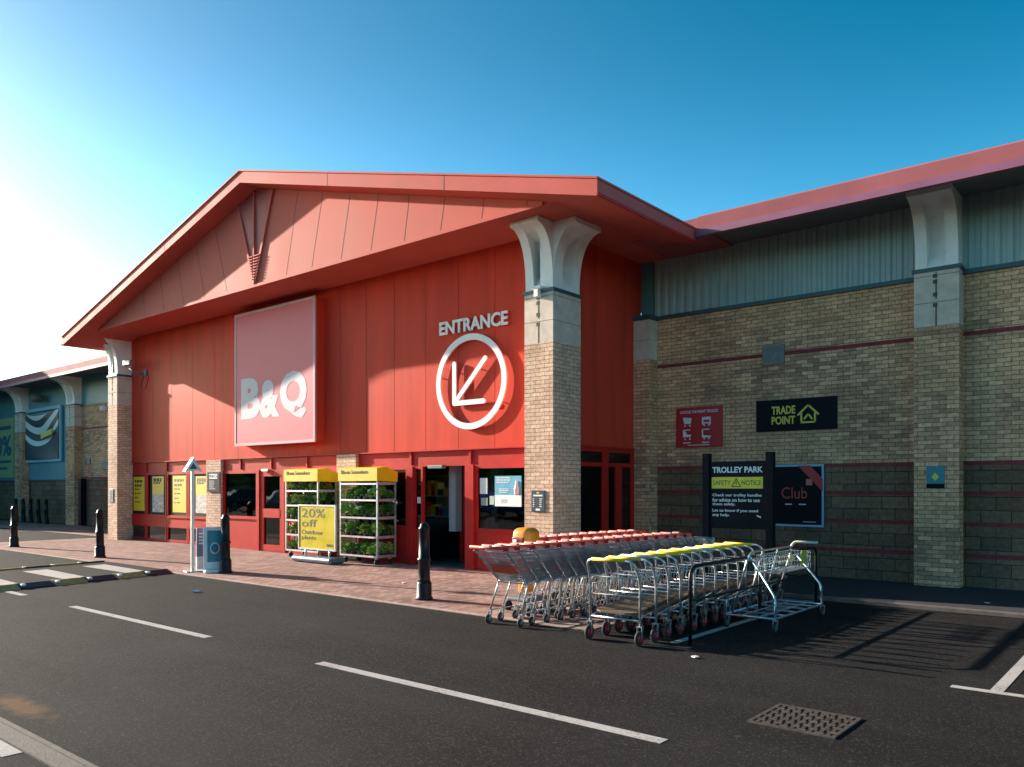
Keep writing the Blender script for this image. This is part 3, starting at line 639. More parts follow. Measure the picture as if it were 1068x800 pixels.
ar = MB(); bar((-11.98, 3.52), (-11.98, 4.36), .105, YC, YC+.035, ar); bar((-11.96, 3.54), (-11.10, 4.40), .105, YC+.001, YC+.036, ar); bar((-11.98, 3.52), (-11.14, 3.52), .105, YC-.001, YC+.034, ar)
ar.build('arrow', white, K)
pg = MB()
for t in (35, 100, 170, 225, 280, 330): 
    q = (cx+.93*math.cos(R(t)), cz+.93*math.sin(R(t))); pg.tube([(q[0], YC+.03, q[1]), (q[0], YW, q[1])], .012)
for q in ((-11.98, 4.2), (-11.3, 4.2), (-11.3, 3.52), (-11.9, 3.6)): pg.tube([(q[0], YC+.03, q[1]), (q[0], YW, q[1])], .012)
pg.build('standoff_pin', steel, K)
# security camera by left column
K = thing('security_camera', 'grey security camera on bracket beside the left column capital', 'camera', (-26.1, 12.4, 5.6))
MB().tube([(-26.0, 12.44, 5.42), (-26.15, 12.2, 5.42), (-26.35, 12.1, 5.6)], .03).build('bracket', greyrub, K)
MB().bbox(-26.6, -26.1, 11.98, 12.12, 5.68, 5.84, .02).build('camera_body', M('cctv_grey', (.22, .23, .25), .4), K)
MB().bbox(-26.05, -25.85, 12.4, 12.449, 5.34, 5.54, .01).build('wall_plate', greyrub, K)
MB().tube(fillet([(-26.0, 12.4, 5.35), (-26.05, 12.32, 4.95), (-25.75, 12.35, 4.9), (-25.72, 12.43, 5.3)], .2), .012).build('cable', black, K)
# notice plates
def plate(nm, lab, cat, x0, x1, z0, z1, y, face, lines_=(), th=.02, extra=None):
    K = thing(nm, lab, cat, ((x0+x1)/2, y, z0))
    MB().bbox(x0, x1, y-th, y, z0, z1, .004).build('sign_board', face, K)
    for (s_, a, b, c, d, mt, bold) in lines_:
        if s_ is None: MB().box(a, b, y-th-.003, y-th, c, d).build('printed_line', mt, K)
        else: text(s_, a, b, c, d, y-th, .003, bold).build('lettering', mt, K)
    return K
def fake(x0, x1, z0, z1, n, mt, seed, h=.45):
    """illegible small print as thin strips of words"""
    rn = random.Random(seed); m = []
    dz = (z1-z0)/n
    for i in range(n):
        x = x0; end = x0+(x1-x0)*rn.uniform(.6, 1)
        while x < end-.02:
            w_ = rn.uniform(.12, .3)*(x1-x0); m.append((None, x, min(end, x+w_), z1-dz*(i+.5)-dz*h/2, z1-dz*(i+.5)+dz*h/2, mt, 0)); x += w_+.03*(x1-x0)
    return m
navy = M('navy_plate', (.03, .045, .06), .4)
plate('opening_hours_plaque', 'small dark plaque with pale print on the front of the right brick column', 'plaque', -9.53, -9.21, 1.28, 1.68, 11.95, navy,
      [(None, -9.40, -9.34, 1.62, 1.65, yelpl, 0), (None, -9.48, -9.26, 1.57, 1.60, whiteink, 0)]+fake(-9.49, -9.43, 1.36, 1.54, 5, whiteink, 1)+fake(-9.33, -9.26, 1.36, 1.54, 5, whiteink, 2)+[(None, -9.42, -9.32, 1.30, 1.34, whiteink, 0)])
plate('column_plaque', 'small blue grey plaque on the front of the left brick column', 'plaque', -27.46, -27.2, 1.24, 1.68, 11.97, M('bluegrey_plate', (.10, .16, .20), .4), fake(-27.43, -27.24, 1.3, 1.62, 6, navy, 3))
plate('opening_times_sign', 'black store notice with white logo on the brick pier between the windows', 'sign', -21.98, -21.30, 1.60, 2.18, YW-.08, blackmatt,
      [(None, -21.87, -21.43, 1.98, 2.12, whiteink, 0), ('B&Q', -21.85, -21.45, 2.0, 2.10, darkink, .02)]+fake(-21.87, -21.5, 1.66, 1.94, 5, greyink, 4))
# window posters
def poster(lab, x0, x1, z0, z1, top, bot=None, y=YW+.035, seed=1, dark=True):
    K = thing('window_poster', lab, 'poster', ((x0+x1)/2, y, z0), 'yellow sale posters in the left windows')
    if dark: MB().box(x0-.14, x1+.14, y+.0, y+.012, z0-.12, z1+.06).build('backing_board', blackmatt, K)
    zb = z0 if bot is None else z0+(z1-z0)*.5
    MB().box(x0, x1, y-.008, y-.001, zb, z1).build('poster_sheet', top, K)
    if bot: MB().box(x0, x1, y-.008, y-.001, z0, zb).build('photo_panel', bot, K)
    W_ = x1-x0; H_ = z1-zb; rn = random.Random(seed)
    for i, (f0, f1, h) in enumerate([(.1, .85, .10), (.1, .7, .05)] if bot else [(.12, .85, .07), (.12, .75, .07), (.12, .55, .035), (.12, .65, .035), (.12, .45, .035), (.12, .6, .03)]):
        zt = z1-H_*(.10+i*(.22 if bot else .125)); xx = x0+W_*f0
        while xx < x0+W_*f1-.03:
            ww = W_*rn.uniform(.12, .25); MB().box(xx, min(xx+ww, x0+W_*f1), y-.011, y-.008, zt-h*(z1-z0), zt).build('printed_line', darkink, K); xx += ww+W_*.05
    return K
photo = M('poster_photo', (.35, .28, .22), .5, var=.6, scale=9, col2=(.75, .72, .65))
poster('leftmost yellow poster with dark text in the window beside left column', -26.88, -26.12, .96, 2.08, yel, seed=1)
poster('yellow and photo poster in second window from the left column', -25.58, -24.84, .94, 2.08, yel, photo, seed=2)
poster('largest plain yellow poster, in third window from the left column', -24.26, -23.44, .96, 2.10, yel, seed=3)
poster('half yellow poster with photo below in window beside the brick pier', -22.86, -22.2, .96, 2.06, yel, photo, seed=4)
K = thing('window_poster', 'blue and white poster in the window right of the entrance doors', 'poster', (-10.6, YW, 1.35))
lb = M('poster_blue', (.09, .36, .52), .45, var=.1, scale=5)
MB().box(-10.92, -10.22, YW+.02, YW+.034, 1.58, 1.97).build('poster_sheet', lb, K); MB().box(-10.92, -10.22, YW+.02, YW+.034, 1.35, 1.58).build('poster_foot', white, K)
for q in fake(-10.88, -10.45, 1.82, 1.95, 4, whiteink, 5)+fake(-10.80, -10.5, 1.62, 1.72, 3, whiteink, 6)+fake(-10.75, -10.5, 1.42, 1.5, 2, greyink, 8): MB().box(q[1], q[2], YW+.016, YW+.02, q[3], q[4]).build('printed_line', q[5], K)
MB().lathe([(.0, 0), (.05, 0), (.06, .1), (.03, .2), (.025, .27), (0, .27)], (-10.33, YW+.018, 1.60), 8).build('printed_figure', M('poster_pink', (.6, .45, .5), .5), K)
K = MB().box(-11.33, -11.13, YW+.02, YW+.03, 1.60, 1.93).build('window_notice', white); tag(K, 'plain white paper notice in the window just right of the entrance', 'notice')
K = MB().box(-11.30, -11.12, YW+.02, YW+.03, 1.36, 1.52).build('window_sticker', M('sticker_grey', (.25, .3, .3), .5)); tag(K, 'small grey sticker low in the window right of the entrance', 'sticker')
K = MB().box(-11.06, -10.94, YW+.02, YW+.03, 1.38, 1.56).build('window_sticker', M('sticker_pale', (.4, .5, .45), .5)); tag(K, 'small pale green sticker touching left edge of the blue window poster', 'sticker')
K = MB().box(-13.24, -13.12, YW+.036, YW+.044, 1.38, 1.52).build('door_sticker', white); tag(K, 'small white sticker on narrow glass beside the entrance opening', 'sticker')
# signs on the right wing
sred = M('sign_red', (.52, .02, .025), .4, var=.05)
K = plate('trolley_guide_sign', 'square red sign with white trolley symbols on the shaded brick wall', 'sign', -8.42, -7.36, 2.58, 3.43, YP-.01, sred,
          [('CHOOSE THE RIGHT TROLLEY', -8.33, -7.45, 3.30, 3.36, whiteink, .015)]+[(None, a, a+.17, z, z+.02, whiteink, 0) for a in (-8.26, -7.82) for z in (2.94, 2.67)]+[(None, -8.15, -7.65, 2.62, 2.635, whiteink, 0)])
yq = YP-.033
for i, (ax_, az_) in enumerate(((-8.26, 3.0), (-7.82, 3.0), (-8.26, 2.72), (-7.82, 2.72))):
    m_ = MB()
    if i == 0: m_.ext([(ax_, az_+.22), (ax_+.2, az_+.2), (ax_+.18, az_+.08), (ax_+.03, az_+.08)], yq, yq+.004, 'y')
    if i == 1:
        m_.box(ax_, ax_+.2, yq, yq+.004, az_+.15, az_+.21); m_.box(ax_, ax_+.03, yq, yq+.004, az_+.05, az_+.15); m_.box(ax_+.17, ax_+.2, yq, yq+.004, az_+.05, az_+.15); m_.box(ax_+.03, ax_+.17, yq, yq+.004, az_+.07, az_+.1)
    if i == 2: m_.ext([(ax_, az_+.22), (ax_+.07, az_+.2), (ax_+.09, az_+.14), (ax_+.19, az_+.13), (ax_+.18, az_+.08), (ax_, az_+.08)], yq, yq+.004, 'y')
    if i == 3: m_.ext([(ax_, az_+.22), (ax_+.02, az_+.22), (ax_+.03, az_+.11), (ax_+.21, az_+.09), (ax_+.19, az_+.06), (ax_, az_+.06)], yq, yq+.004, 'y')
    m_.lathe([(.02, 0), (.02, .004)], (ax_+.05, yq, az_+.04), 8, 'y'); m_.lathe([(.02, 0), (.02, .004)], (ax_+.16, yq, az_+.04), 8, 'y')
    m_.build('trolley_symbol', whiteink, K)
ty = M('ink_yellow', (.75, .60, .08), .5)
K = plate('trade_sign', 'long black sign with yellow house symbol reading TRADE POINT', 'sign', -6.64, -5.06, 2.84, 3.46, YP-.01, blackmatt,
          [('TRADE', -6.32, -5.85, 3.17, 3.33, ty, .03), ('POINT', -6.32, -5.85, 2.97, 3.13, ty, .03)])
h_ = MB(); hx, hz = -5.60, 2.99
for a, b in (((-.19, .15), (0, .33)), ((0, .33), (.19, .15)), ((-.13, .16), (-.13, 0)), ((.13, .16), (.13, 0)), ((-.13, 0), (.13, 0)), ((-.07, .07), (.0, .16)), ((0, .16), (.07, .07))):
    bar((hx+a[0], hz+a[1]), (hx+b[0], hz+b[1]), .035, YP-.036, YP-.03, h_)
h_.build('house_symbol', ty, K)
lbf = M('pale_blue_frame', (.24, .50, .62), .4)
K = plate('club_poster', 'dark framed Club poster with red corner banner behind the trolley park board', 'poster', -6.45, -5.30, .98, 2.18, YP-.01, blackmatt,
          [('Club', -6.12, -5.62, 1.52, 1.74, M('ink_red', (.55, .05, .04), .5), .0), (None, -6.05, -5.92, 1.40, 1.42, whiteink, 0), (None, -5.78, -5.64, 1.40, 1.42, whiteink, 0), (None, -5.7, -5.45, 1.07, 1.08, whiteink, 0), (None, -5.64, -5.52, 1.78, 1.90, M('ink_pink', (.6, .15, .15), .5), 0)])
b_ = MB(); y_ = YP-.04
for a in ((-6.45, -5.30, .98, 1.02), (-6.45, -5.30, 2.14, 2.18), (-6.45, -6.41, 1.02, 2.14), (-5.34, -5.30, 1.02, 2.14)): b_.box(a[0], a[1], y_, YP-.028, a[2], a[3])
b_.build('frame', lbf, K); MB().ext([(-5.80, 2.16), (-5.56, 2.16), (-5.32, 1.90), (-5.32, 1.66)], y_-.004, y_-.001, 'y').build('corner_banner', sred, K)
K = plate('pillar_notice', 'small teal and black notice with yellow diamond on right wing pillar', 'notice', -3.46, -3.18, 1.72, 2.10, 15.22, M('teal_notice', (.03, .22, .26), .4), [(None, -3.46, -3.18, 1.72, 1.80, blackmatt, 0)], th=.012)
MB().ext([(-3.32, 1.85), (-3.26, 1.92), (-3.32, 1.99), (-3.38, 1.92)], 15.202, 15.207, 'y').build('diamond', ty, K)
# left wing signs
K = thing('trade_banner', 'sagging black and white banner in pale frame on the far teal wall', 'banner', (-42.9, 15.4, 3.0))
fr_ = MB(); y0_, y1_ = YP-.14, YP-.04
for a in ((-45.25, -40.6, 5.45, 5.6), (-45.25, -40.6, 2.95, 3.08), (-45.25, -45.12, 3.08, 5.45), (-40.73, -40.6, 3.08, 5.45)): fr_.box(a[0], a[1], y0_, y1_, a[2], a[3])
fr_.build('frame', lbf, K)
def banner_mat():
    m = M('banner_print', (.02, .05, .06), .4); t = m.node_tree; b = t.nodes['Principled BSDF']; L = t.links.new
    uv = t.nodes.new('ShaderNodeTexCoord'); sp_ = t.nodes.new('ShaderNodeSeparateXYZ'); L(uv.outputs['UV'], sp_.inputs[0])
    def mth(op, a, b_=None, c=None):
        n_ = t.nodes.new('ShaderNodeMath'); n_.operation = op
        for i_, q in enumerate((a, b_, c)):
            if q is None: continue
            if isinstance(q, (int, float)): n_.inputs[i_].default_value = q
            else: L(q, n_.inputs[i_])
        return n_.outputs[0]
    u = mth('ADD', sp_.outputs[0], 42.9)            # centre of banner
    sag = mth('MULTIPLY', mth('MULTIPLY', u, u), -.16)
    v = mth('ADD', sp_.outputs[1], sag)
    dv = mth('SUBTRACT', v, mth('MULTIPLY', u, .10)); fr2 = mth('FRACT', mth('MULTIPLY', dv, 1.5)); st_ = mth('GREATER_THAN', fr2, .5)
    hi = mth('GREATER_THAN', dv, 3.75)
    f_ = mth('MULTIPLY', st_, hi)
    mx = t.nodes.new('ShaderNodeMix'); mx.data_type = 'RGBA'; L(f_, mx.inputs[0]); mx.inputs[6].default_value = (.02, .05, .06, 1); mx.inputs[7].default_value = (.75, .75, .72, 1); L(mx.outputs[2], b.inputs['Base Color'])
    return m
vv = []; fs = []; nx, nz = 24, 16
for j in range(nz+1):
    for i in range(nx+1):
        u, v = i/nx, j/nz; x = -45.1+u*4.35; z = 3.1+v*2.33-.22*(1-abs(2*u-1)**2)*v
        vv.append((x, YP-.17-.10*math.sin(6*v+3*u)*math.sin(3.1*u), z))
for j in range(nz):
    for i in range(nx): a = j*(nx+1)+i; fs.append((a, a+1, a+nx+2, a+nx+1))
MB().add(vv, fs, True).build('banner_cloth', banner_mat(), K)
MB().ext([(-42.5, 4.05), (-41.2, 4.25), (-41.2, 4.5), (-42.5, 4.3)], YP-.30, YP-.29, 'y').build('yellow_lettering', ty, K)
ys_ = M('poster_sage', (.38, .40, .20), .5, var=.08)
K = thing('wall_poster', 'tall sage green sale poster with percent sign left of the banner', 'poster', (-48, 15.4, 2.2))
MB().box(-52, -46.75, YP-.08, YP-.02, 2.22, 5.35).build('poster_sheet', ys_, K); tk = M('ink_teal', (.02, .12, .15), .5)
text('0%', -49.3, -47.0, 3.35, 4.45, YP-.08, .01, .03).build('lettering', tk, K)
for q in ((-49.5, -47.1, 4.75, 4.95), (-49.5, -47.1, 3.0, 3.14), (-49.5, -47.6, 2.65, 2.78)): MB().box(q[0], q[1], YP-.09, YP-.08, q[2], q[3]).build('printed_line', tk, K)
K = MB().lathe([(0, 0), (.22, 0), (.3, .12), (.26, .35), (0, .42)], (-42.75, YP-.36, 5.85), 12).build('wall_lamp', greyrub); tag(K, 'round dark wall lamp above the framed banner', 'lamp')
K = plate('safety_sign', 'small dark wall sign with red panel below on left wing brick', 'sign', -38.15, -37.6, 2.75, 3.0, YP-.01, navy, []); MB().box(-38.0, -37.75, YP-.02, YP-.011, 2.35, 2.74).build('red_panel', sred, K)
K = MB().bbox(-36.4, -35.8, YP-.06, YP, 2.5, 2.85, .01).build('electric_box', M('box_green', (.03, .10, .11), .5)); tag(K, 'small dark green box on left wing wall beside the left column', 'box')
K = MB().lathe([(0, 0), (.12, 0), (.16, .06), (.16, .2), (0, .26)], (-35.95, YP-.15, 5.0), 12).build('alarm_box', capw); tag(K, 'round pale fitting high on left wing wall near the left column', 'fitting')

# ------------------------------------------------------------------ bollards
def bollard(x, y, lab, s=1.0, grp='cast bollards along the paving edge'):
    K = thing('bollard', lab, 'bollard', (x, y, 0), grp)
    MB().lathe([(.135*s, 0), (.135*s, .04), (.118*s, .06), (.115*s, .26*s), (.10*s, .29*s)], (x, y, 0), 16).build('base', black, K)
    MB().lathe([(.10*s, .285*s), (.092*s, .32*s), (.088*s, .60*s), (.105*s, .61*s), (.105*s, .64*s), (.086*s, .65*s), (.078*s, 1.08*s), (.088*s, 1.09*s), (.088*s, 1.115*s), (.07*s, 1.13*s), (.062*s, 1.17*s), (.035*s, 1.195*s), (.0, 1.2*s)], (x, y, 0), 16).build('shaft', black, K)
    return K
bollard(-9.07, 8.70, 'black cast bollard in front of the open entrance, nearest the trolleys')
bollard(-14.95, 8.80, 'black cast bollard right beside the pavement advertising board')
bollard(-20.59, 8.73, 'black cast bollard standing in front of the yellow posters')
bollard(-26.1, 8.66, 'black cast bollard nearest the left edge, before the teal wing')
for i, x in enumerate((-44.95, -44.0, -43.05, -42.1, -41.15)):
    bollard(x, 15.0, ['leftmost', 'second from left', 'middle', 'second from right', 'rightmost'][i]+' of five small dark bollards under the banner', .98, 'small bollards under the banner')
# ------------------------------------------------------------------ pavement signs
alu = M('aluminium', (.55, .56, .58), .4, .6, var=.08)
K = thing('crossing_sign', 'grey posted sign with triangular top and leaflet panel on the paving edge', 'sign', (-15.65, 8.47, 0))
MB().bbox(-15.80, -15.3, 8.36, 8.60, 0, .03, .012).build('base_plate', alu, K)
MB().bbox(-15.68, -15.62, 8.44, 8.50, .03, 2.08, .006).build('post', alu, K)
pu = M('panel_purple', (.20, .19, .30), .45, var=.05)
MB().bbox(-15.58, -15.12, 8.42, 8.47, .30, .90, .006).build('panel', pu, K); MB().ext([(-15.58, .06), (-15.12, .06), (-15.12, .42), (-15.3, .34), (-15.58, .31)], 8.412, 8.48, 'y').build('panel_foot', white, K)
for q in fake(-15.54, -15.25, .55, .82, 4, whiteink, 11): MB().box(q[1], q[2], 8.415, 8.42, q[3], q[4]).build('printed_line', q[5], K)
tri = [(-15.78, 2.08), (-15.52, 2.08), (-15.65, 2.31)]
MB().ext(tri, 8.405, 8.42, 'y').build('warning_triangle', alu, K); MB().ext([(-15.73, 2.11), (-15.57, 2.11), (-15.65, 2.24)], 8.395, 8.403, 'y').build('triangle_inset', navy, K)
MB().ext(tri, 8.52, 8.535, 'y').build('warning_triangle', alu, K); MB().ext([(-15.80, 2.06), (-15.65, 2.32), (-15.50, 2.06), (-15.48, 2.065), (-15.65, 2.35), (-15.82, 2.065)], 8.40, 8.54, 'y').build('triangle_roof', alu, K)
K.rotation_euler.z = R(78)
K = thing('advertising_board', 'white framed pavement board with teal poster beside a bollard', 'board', (-14.8, 8.6, 0)); AB = K
tl = M('poster_teal', (.02, .22, .30), .4, var=.1)
bb = MB(); bb.bbox(-15.07, -14.53, 8.56, 8.64, .06, .93, .03); bb.build('board_body', white, K)
MB().bbox(-15.07, -14.55, 8.40, 8.80, .0, .07, .03).build('foot', white, K)
MB().box(-14.98, -14.62, 8.552, 8.556, .22, .86).build('poster_sheet', tl, K)
MB().lathe([(.12, 0), (.12, .004)], (-14.80, 8.546, .50), 20, 'y').build('poster_circle', whiteink, K); MB().lathe([(.09, 0), (.09, .004)], (-14.80, 8.541, .50), 20, 'y').build('poster_circle_inset', tl, K)
for (a, b) in ((-14.62, .62), (-14.63, .36), (-14.68, .28)): MB().lathe([(.03, 0), (.03, .004)], (a, 8.546, b), 10, 'y').build('poster_dot', M('dot_pink', (.6, .25, .3), .5), K)
AB.location = (-15.24, 8.72, 0); AB.rotation_euler.z = R(70); AB.scale = (.80, 1, 1)
# ------------------------------------------------------------------ plant racks
def leafclump(seed, r, h, mt, flowers=None):
    rn = random.Random(seed); m = MB()
    for k in range(38):
        a = rn.uniform(0, 6.28); e = rn.uniform(0, 1); d = r*math.sqrt(e); z = h*(.35+.65*rn.random())*(1-.35*e)
        p = Vector((d*math.cos(a), d*math.sin(a), z)); out = Vector((math.cos(a), math.sin(a), rn.uniform(-.2, .9))).normalized(); side = out.cross(Vector((rn.uniform(-1, 1), rn.uniform(-1, 1), 1))).normalized()
        L_ = rn.uniform(.05, .09); W_ = L_*.42
        m.add([p-out*L_*.5, p+side*W_+out*.0, p+out*L_*.6+Vector((0, 0, -.012)), p-side*W_], [(0, 1, 2, 3)])
    return m
def rack(x, y, lab, kind, fl):
    """wheeled steel flower rack; x,y = front left corner"""
    LX, LY = 1.33, .56; grp = None
    K = thing('plant_rack', lab, 'rack', (x, y, 0))
    for cx_ in (x+.02, x+LX-.02):
        for cy_ in (y+.02, y+LY-.02): MB().box(cx_-.018, cx_+.018, cy_-.018, cy_+.018, .16, 1.98).build('upright', alu, K)
    levels = [.17, .60, 1.03, 1.43, 1.80] if kind else [.17, .55, .91, 1.27, 1.63]
    for z in levels:
        b_ = MB(); b_.box(x+.04, x+LX-.04, y, y+.025, z-.005, z+.035); b_.box(x+.04, x+LX-.04, y+LY-.025, y+LY, z-.01, z+.05); b_.box(x, x+.025, y+.04, y+LY-.04, z-.01, z+.05); b_.box(x+LX-.025, x+LX, y+.04, y+LY-.04, z-.01, z+.05)
        b_.box(x+.025, x+LX-.025, y+.025, y+LY-.025, z, z+.015); b_.build('shelf', alu, K)
    for cx_ in (x+.12, x+LX-.12):
        for cy_ in (y+.08, y+LY-.08):
            w_ = MB().lathe([(.03, -.02), (.06, -.018), (.06, .018), (.03, .02)], (cx_, cy_, .062), 14, 'x').build('wheel', rubber, K); MB().box(cx_-.03, cx_+.03, cy_-.03, cy_+.03, .115, .155).build('caster_fork', steel, w_)
    zt = 2.2
    can = MB(); can.ext([(y-.03, zt-.32), (y-.03, zt-.03), (y+.25, zt), (y+LY+.02, zt-.12), (y+LY+.02, zt-.34)], x-.02, x+LX+.02, 'x')
    c_ = can.build('canopy', yel, K)
    text('Bloom Somewhere', x+.1, x+LX-.28, zt-.16, zt-.07, y-.03, .004, .0).build('lettering', darkink, c_)
    # potted plants on each shelf
    cnt = 0
    for li, z in enumerate(levels):
        if li == 4 and kind: continue
        for i in range(6):
            for j in range(2):
                src = fl[(li*3+i*2+j*5+(i*i) % 3) % len(fl)]
                o = copy_tree(src); o.location = (x+.13+i*.213+random.uniform(-.015, .015), y+.14+j*.27, z+.017); o.rotation_euler.z = random.uniform(0, 6.28)
                sc = random.uniform(.85, 1.15); o.scale = (sc, sc, sc*random.uniform(.9, 1.1))
                o['label'] = '%s plant from the left, %s row, %s shelf of the %s plant rack' % (['first', 'second', 'third', 'fourth', 'fifth', 'sixth'][i], ['front', 'back'][j], ['bottom', 'second', 'middle', 'fourth', 'top'][li], 'taller right' if kind else 'left')
                o['group'] = 'potted plants on the %s shelf of the %s rack' % (['bottom', 'second', 'middle', 'fourth', 'top'][li], 'right' if kind else 'left')
fl = []
potm = M('plant_pot', (.10, .06, .05), .6); pink = M('pink_petals', (.75, .06, .16), .5); yelp = M('yellow_petals', (.8, .6, .05), .5); whp = M('white_petals', (.75, .75, .7), .5)
for i, (mt, fm, hh) in enumerate(((leaf[1], None, .30), (leaf[0], None, .28), (leaf[2], None, .26), (leaf[1], pink, .22), (leaf[0], yelp, .24), (leaf[1], whp, .26), (leaf[0], None, .32))):
    K = thing('potted_plant', 'potted bedding plant on rack', 'plant', (0, 0, 0), 'g')
    MB().lathe([(.045, 0), (.06, .09), (.062, .10), (0, .098)], (0, 0, 0), 10).build('pot', potm, K)
    m = MB()
    for q in range(3): 
        c = leafclump(i*7+q, .13, hh*1.12, mt); m.add(c.v, c.f)
    m.build('foliage', mt, K)
    if fm:
        m = MB(); rn = random.Random(i)
        for q in range(16):
            a = rn.uniform(0, 6.28); d = .10*math.sqrt(rn.random()); z = hh*rn.uniform(.8, 1.05); cx_, cy_ = d*math.cos(a), d*math.sin(a)
            m.add([(cx_-.02, cy_, z), (cx_, cy_-.02, z+.008), (cx_+.02, cy_, z), (cx_, cy_+.02, z+.012)], [(0, 1, 2, 3)]); m.add([(cx_-.018, cy_, z-.014), (cx_+.018, cy_, z-.014), (cx_+.015, cy_, z+.014), (cx_-.015, cy_, z+.014)], [(0, 1, 2, 3)])
        m.build('flowers', fm, K)
    fl.append(K)
rack(-15.10, 11.78, 'taller plant rack with yellow canopy right of the discount board', 1, [fl[0], fl[1], fl[2], fl[6], fl[5], fl[1], fl[0]])
rack(-17.28, 11.80, 'left plant rack with yellow canopy behind the 20% off board', 0, [fl[3], fl[1], fl[4], fl[5], fl[6], fl[2], fl[0]])
for k in fl:
    for ch in list(k.children): bpy.data.objects.remove(ch)
    bpy.data.objects.remove(k)
# discount board
K = thing('discount_board', 'yellow swing board reading 20% off outdoor plants on grey water base', 'sign board', (-15.6, 11.35, 0))
bx0, bx1, yb = -16.06, -14.66, 11.33
MB().bbox(bx0+.02, bx1-.02, yb, yb+.03, .32, 1.31, .006).build('board_face', M('board_yellow', (.66, .50, .02), .3, var=.12, scale=3), K)
f = MB()
for a in ((bx0, bx1, 1.30, 1.335), (bx0, bx1, .295, .33), (bx0, bx0+.03, .33, 1.30), (bx1-.03, bx1, .33, 1.30)): f.box(a[0], a[1], yb-.012, yb+.04, a[2], a[3])
f.build('frame', alu, K)
for s_, a, b, c, d, bo in (('20%', -15.93, -15.05, 1.04, 1.24, .0), ('off', -15.93, -15.35, .82, .99, .0), ('Outdoor', -15.93, -15.12, .65, .75, 0), ('plants', -15.93, -15.38, .50, .62, 0), ('B&Q', -14.98, -14.76, .38, .45, .02)): text(s_, a, b, c, d, yb, .004, bo).build('lettering', darkink, K)
MB().bbox(bx0-.02, bx1+.05, yb-.2, yb+.24, .02, .15, .05).build('base', M('base_grey', (.12, .16, .20), .4, var=.1), K)
for a in (bx0+.25, bx1-.25): MB().tube([(a, yb+.02, .12), (a, yb+.02, .31)], .025, 8).build('spring_leg', steel, K)
# ------------------------------------------------------------------ trolley park board
K = thing('trolley_park_board', 'black two post board reading TROLLEY PARK SAFETY NOTICE behind the trolleys', 'sign board', (-5.57, 12.3, 0))
for a in (-6.17, -5.09): MB().bbox(a, a+.12, 12.24, 12.36, 0, 2.29, .006).build('post', blackmatt, K)
MB().bbox(-6.05, -5.09, 12.27, 12.31, 1.04, 2.15, .004).build('panel', blackmatt, K)
yy = 12.27
text('TROLLEY PARK', -6.0, -5.14, 1.96, 2.06, yy, .003, .03).build('lettering', M('ink_paleblue', (.55, .72, .78), .5), K)
MB().box(-6.01, -5.14, yy-.004, yy, 1.70, 1.89).build('notice_strip', M('strip_yellow', (.62, .60, .04), .45), K)
text('SAFETY', -5.99, -5.68, 1.755, 1.835, yy-.004, .002, .0).build('lettering', darkink, K); text('NOTICE', -5.49, -5.17, 1.755, 1.835, yy-.004, .002, .0).build('lettering', darkink, K)
wt = MB()
for a, b in (((-5.66, 1.73), (-5.585, 1.86)), ((-5.585, 1.86), (-5.51, 1.73)), ((-5.66, 1.73), (-5.51, 1.73)), ((-5.585, 1.765), (-5.585, 1.81))): bar(a, b, .014, yy-.007, yy-.004, wt)
wt.build('warning_triangle', darkink, K)
for i, (s_, wd) in enumerate((('Check our trolley handles', .84), ('for advice on how to use', .81), ('them safely.', .40))): text(s_, -6.0, -6.0+wd, 1.555-i*.075, 1.615-i*.075, yy, .002, .02).build('lettering', M('ink_white_soft', (.62, .70, .72), .5), K)
for i, (s_, wd) in enumerate((('Let us know if you need', .78), ('any help.', .30))): text(s_, -6.0, -6.0+wd, 1.30-i*.075, 1.36-i*.075, yy, .002, .02).build('lettering', whiteink, K)
MB().ext([(-5.25, 1.27), (-5.18, 1.25), (-5.17, 1.22), (-5.24, 1.25)], yy-.003, yy, 'y').build('logo_mark', whiteink, K)
K.location = (-5.775, 12.76, 0); K.scale = (1.037, 1.0, 1.012)
# barrier hoop beside the trolleys
K = thing('trolley_rail', 'black tubular guard rail along the right side of the yellow handled trolleys', 'rail', (-4.25, 10, 0))
xh = -4.25
MB().tube(fillet([(xh, 8.15, 0), (xh, 8.15, .86), (xh, 12.1, .86), (xh, 12.1, 0)], .16), .022, 8).build('hoop', black, K)
MB().tube([(xh, 8.15, .48), (xh, 12.1, .48)], .015, 8).build('lower_rail', black, K)
MB().tube([(xh, 10.05, 0), (xh, 10.05, .85)], .02, 8).build('middle_post', black, K)

# ------------------------------------------------------------------ casters
def caster(K, x, y, r, hub, ty_, top, trail=.03, wd=.028, ang=0.0):
    w_ = MB().lathe([(r*.55, -wd*.45), (r*.72, -wd*.6), (r*.9, -wd*.5), (r, -wd*.3), (r, wd*.3), (r*.9, wd*.5), (r*.72, wd*.6), (r*.55, wd*.45)], (x, y, r), 18, 'x').build('wheel', ty_, K)
    MB().lathe([(.004, -wd*.5), (r*.56, -wd*.62), (r*.56, wd*.62), (.004, wd*.5)], (x, y, r), 12, 'x').build('hub', hub, w_)
    fk = MB()
    for s_ in (-1, 1):
        xx = x+s_*wd*.85; fk.ext([(y-.012, r-.015), (y+.012, r-.015), (y+trail+.02, top-.01), (y+trail-.02, top-.01)], xx-.002, xx+.002, 'x')
    fk.box(x-wd, x+wd, y+trail-.022, y+trail+.022, top-.012, top); fk.build('caster_fork', steel, w_)
